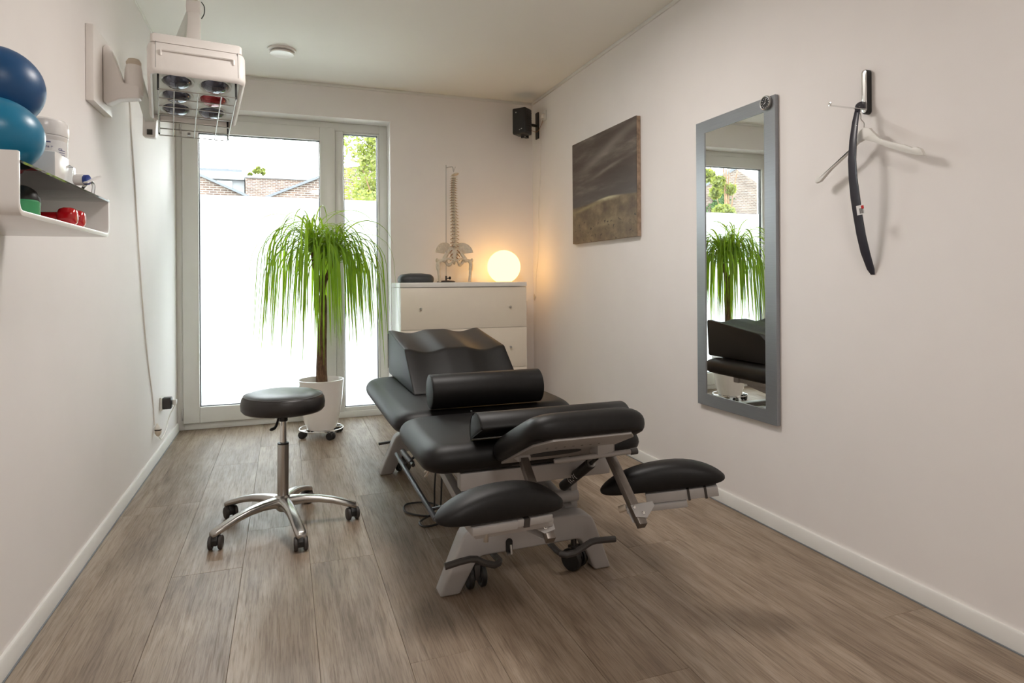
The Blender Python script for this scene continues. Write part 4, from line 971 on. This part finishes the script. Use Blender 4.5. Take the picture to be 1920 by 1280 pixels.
# release bar, gas spring
ra, rb_ = at(1042, 864, Y=1.88), at(1192, 845, Y=1.84)
MB().cyl(ra, rb_, .0085, 14).build('release_bar', M_GREY, tt)
MB().cyl(rb_+(ra-rb_)*.07, rb_-(ra-rb_)*.02, .0112, 14).build('bar_grip', M_DGREY, tt, bevel=.002)
MB().cyl(ra+(rb_-ra)*.16, ra-(rb_-ra)*.02, .0112, 14, r2=.0075).build('bar_end', M_GREY, tt)
bb = at(1130, 838, Y=1.88)
B(bb.x-.034, bb.x+.026, bb.y-.03, bb.y+.03, bb.z-.024, bb.z+.020).build('release_block', M_GREY, tt, bevel=.005)
g0, g1 = at(1108, 868, Y=1.955), at(1056, 911, Y=2.14); gd_ = (g1-g0).normalized()
gs = MB().cyl(g0, g1, .0185, 20).build('gas_spring', M_BLACK, tt, bevel=.003)
MB().lathe([(.0155, 0), (.0155, .003), (.008, .003), (.008, .0)], 18, Matrix.Translation(g0) @ (-gd_).to_track_quat('Z', 'Y').to_matrix().to_4x4()).build('spring_collar', M_STEEL, gs)
MB().cyl(g0-gd_*.045, g0+gd_*.005, .0065, 10).build('spring_rod', M_BLACK, gs)
lm = MB(); gu, gw = frame_of(gd_); mid = g0+(g1-g0)*.55
vcam = (EYE-mid); vcam = (vcam-gd_*vcam.dot(gd_)).normalized(); vs_ = gd_.cross(vcam).normalized()
for k in range(5):
    q = mid+vcam*.0187+gd_*(-.024+.012*k)
    for j in range(3):
        if (k*3+j) % 4 == 3: continue
        a_ = (j-1)*.42; c_ = mid+gd_*(-.024+.012*k)+(vcam*math.cos(a_)+vs_*math.sin(a_))*.0188; s2 = (vs_*math.cos(a_)-vcam*math.sin(a_))
        lm.add([c_-s2*.0032-gd_*.0018, c_+s2*.0032-gd_*.0018, c_+s2*.0032+gd_*.0018, c_-s2*.0032+gd_*.0018], [(0, 1, 2, 3)])
lm.build('spring_label', M_PAPER, gs)
# side control bar and pedals
MB().cyl(at(743, 851, X=.475), at(817, 973, X=.475), .0095, 14).build('side_bar', M_BAR, tt, bevel=.002)
bar = [at(756, 869, X=.475), Vector((.59, 2.75, .30))]
MB().tube([at(757, 872, X=.475), Vector((.55, 2.70, .36)), Vector((.60, 2.70, .41))], .006, 8).build('bar_bracket', M_BLACK, tt)
MB().tube([at(805, 955, X=.475), Vector((.56, 2.11, .33)), Vector((.60, 2.13, .40))], .006, 8).build('bar_bracket', M_BLACK, tt)
h0, h1 = at(755, 846, X=.47), at(772, 868, X=.47)
MB().cyl(h0, h1, .012, 14).build('hand_lever', M_DGREY, tt, bevel=.002)
MB().cyl(h1, h1+(h1-h0)*.15, .008, 10).build('lever_tip', M_BLACK, tt)
MB().tube(spline([at(x, y, X=.56) for x, y in ((797, 884), (806, 880), (800, 890), (797, 893))], 4), .005, 8).build('control_plug', M_IVORY, tt)
lp_ = [at(x, y, Y=Y_) for x, y, Y_ in ((834, 1062, 2.06), (862, 1053, 2.06), (882, 1048, 2.06), (893, 1048, 2.06), (908, 1055, 2.06), (928, 1059, 2.06), (935, 1055, 2.07), (936, 1050, 2.09), (918, 1031, 2.24))]
MB().tube(lp_, .0115, 10).build('brake_pedal', M_DGREY, tt)
rp_ = [at(x, y, Y=Y_) for x, y, Y_ in ((1030, 1017, 2.23), (1044, 1032, 2.11), (1052, 1038, 2.07), (1062, 1040, 2.06), (1078, 1036, 2.06), (1100, 1021, 2.06), (1108, 1016, 2.06), (1118, 1013, 2.06), (1153, 1010, 2.06))]
MB().tube(rp_, .0115, 10).build('brake_pedal', M_DGREY, tt)
MB().tube([at(710, 832, Y=3.70), at(745, 826, Y=3.70)], .008, prof=[(-1, -.8), (1, -.8), (1, .8), (-1, .8)]).build('brake_pedal', M_DGREY, tt)
def tcaster(x, y, rz, fork=True):
    T = Matrix.Translation((x, y, 0)) @ rot(0, 0, rz)
    c = MB(); c.cyl((x, y, .075), (x, y, .125), .011); c.box(-.030, .020, -.0115, .0115, .045, .088, T); c.box(-.028, .012, -.009, .009, .032, .05, T)
    c = c.build('castor', M_DGREY, tt, bevel=.004)
    for s_ in (-1, 1):
        MB().lathe([(.010, -.010), (.026, -.010), (.028, -.007), (.037, -.010), (.042, -.006), (.042, .006), (.037, .010), (.010, .009)], 28, T @ Matrix.Translation((-.004, s_*.0235, .042)) @ rot(-PI/2*s_, 0, 0)).build('wheel', M_BLACK, c)
tcaster(.636, 2.178, PI/2+.05); tcaster(1.030, 2.185, -1.0+PI); tcaster(.64, 3.64, .9); tcaster(1.04, 3.64, 2.0)
# power cable of the table, looped on the floor
loop = [(.66, 2.86, .33), (.645, 2.86, .16), (.64, 2.87, .03), (.60, 2.90, .006), (.53, 2.98, .006), (.555, 3.08, .006), (.66, 3.06, .006), (.70, 2.93, .012), (.665, 2.80, .006), (.58, 2.77, .006), (.57, 2.83, .008), (.66, 2.88, .018), (.74, 2.90, .006), (.76, 2.80, .006), (.70, 2.74, .006), (.66, 2.80, .013), (.68, 2.88, .10), (.69, 2.88, .34)]
cb_ = MB().tube(spline(loop, 7), .0045, 8).build('power_cable', M_BCORD); tag(cb_, 'black power cable looped on the floor under the treatment table', 'cable')
# ================================================================== cushions on the table
ZP = PZ+.101
# wedge block with two leg hollows
wd = MB(); rs = []; n = 40; x0, x1 = .582, 1.135
def hollow(u): 
    g = 0
    for c in (.225, .785): g += .019*math.cos((u-c)/.36*PI)**1.3 if abs(u-c) < .178 else 0
    return g
for k in range(n+1):
    u = k/n; x = x0+(x1-x0)*u; hh = hollow(u); ed = .0
    ring = [(x, 3.02, ZP), (x, 3.03, ZP+.01), (x, 3.262, .728-hh), (x, 3.276, .7385-hh), (x, 3.292, .7425-hh), (x, 3.50, .767-hh), (x, 3.786, .802-hh), (x, 3.806, .800-hh), (x, 3.812, .785-hh), (x, 3.795, ZP+.01), (x, 3.785, ZP)]
    rs.append(ring)
wg = wd.rings(rs).build('wedge_cushion', M_LEATH, bevel=.004, seg=2, sharp=60); tag(wg, 'big black wedge block with two hollows on the far table pad', 'cushion')
wz = MB().tube([(x0-.001, 3.81, ZP+.03), (x0-.001, 3.814, .78)], .002, 6).build('zip', M_GBLACK, wg)
# round roll
rr_ = .074; rl = thing('neck_roll', 'black cylindrical roll cushion lying in front of the wedge', 'cushion', (.83, 2.66, ZP))
MB().lathe([(.0005, -.252), (rr_-.008, -.252), (rr_-.002, -.250), (rr_, -.244), (rr_, .244), (rr_-.002, .250), (rr_-.008, .252), (.0005, .252)], 48, Matrix.Translation((.832, 2.665, ZP+rr_-.001)) @ rot(0, PI/2, 0)).build('cover', M_LEATH, rl, sharp=60)
for s_ in (-1, 1):
    MB().tube([(.832+s_*.2495, 2.665+(rr_-.002)*math.cos(2*PI*k/40), ZP+rr_-.001+(rr_-.002)*math.sin(2*PI*k/40)) for k in range(40)], .0018, 6, closed=True).build('piping', M_LEATH, rl)
# half roll leaning on the head section
hrp = thing('half_roll', 'black D-shaped half roll cushion leaning on the raised head section', 'cushion', (.9, 2.08, ZP))
def dsec(n=18):
    A, Bq = Vector((2.116, .545)), Vector((1.982, .606)); c = (A+Bq)/2; ax = (Bq-A)/2; nr = Vector((-ax.y, ax.x)); nr = nr if nr.y > 0 else -nr
    o = []
    for k in range(n+1):
        a = PI*k/n; p = c - ax*math.cos(a)*1. + nr*math.sin(a)*1.02; o.append((p.x, p.y))
    return o
MB().prism(dsec(), .605, 1.172, 'X').build('cover', M_LEATH, hrp, bevel=.006, seg=2, sharp=60)
MB().tube([(.606, a, b) for a, b in dsec()], .0018, 6, closed=True).build('piping', M_LEATH, hrp)
MB().tube([(.604, 2.085, .635), (.601, 2.09, .650), (.60, 2.075, .652)], .0025, 6).build('zip_tab', M_GBLACK, hrp)
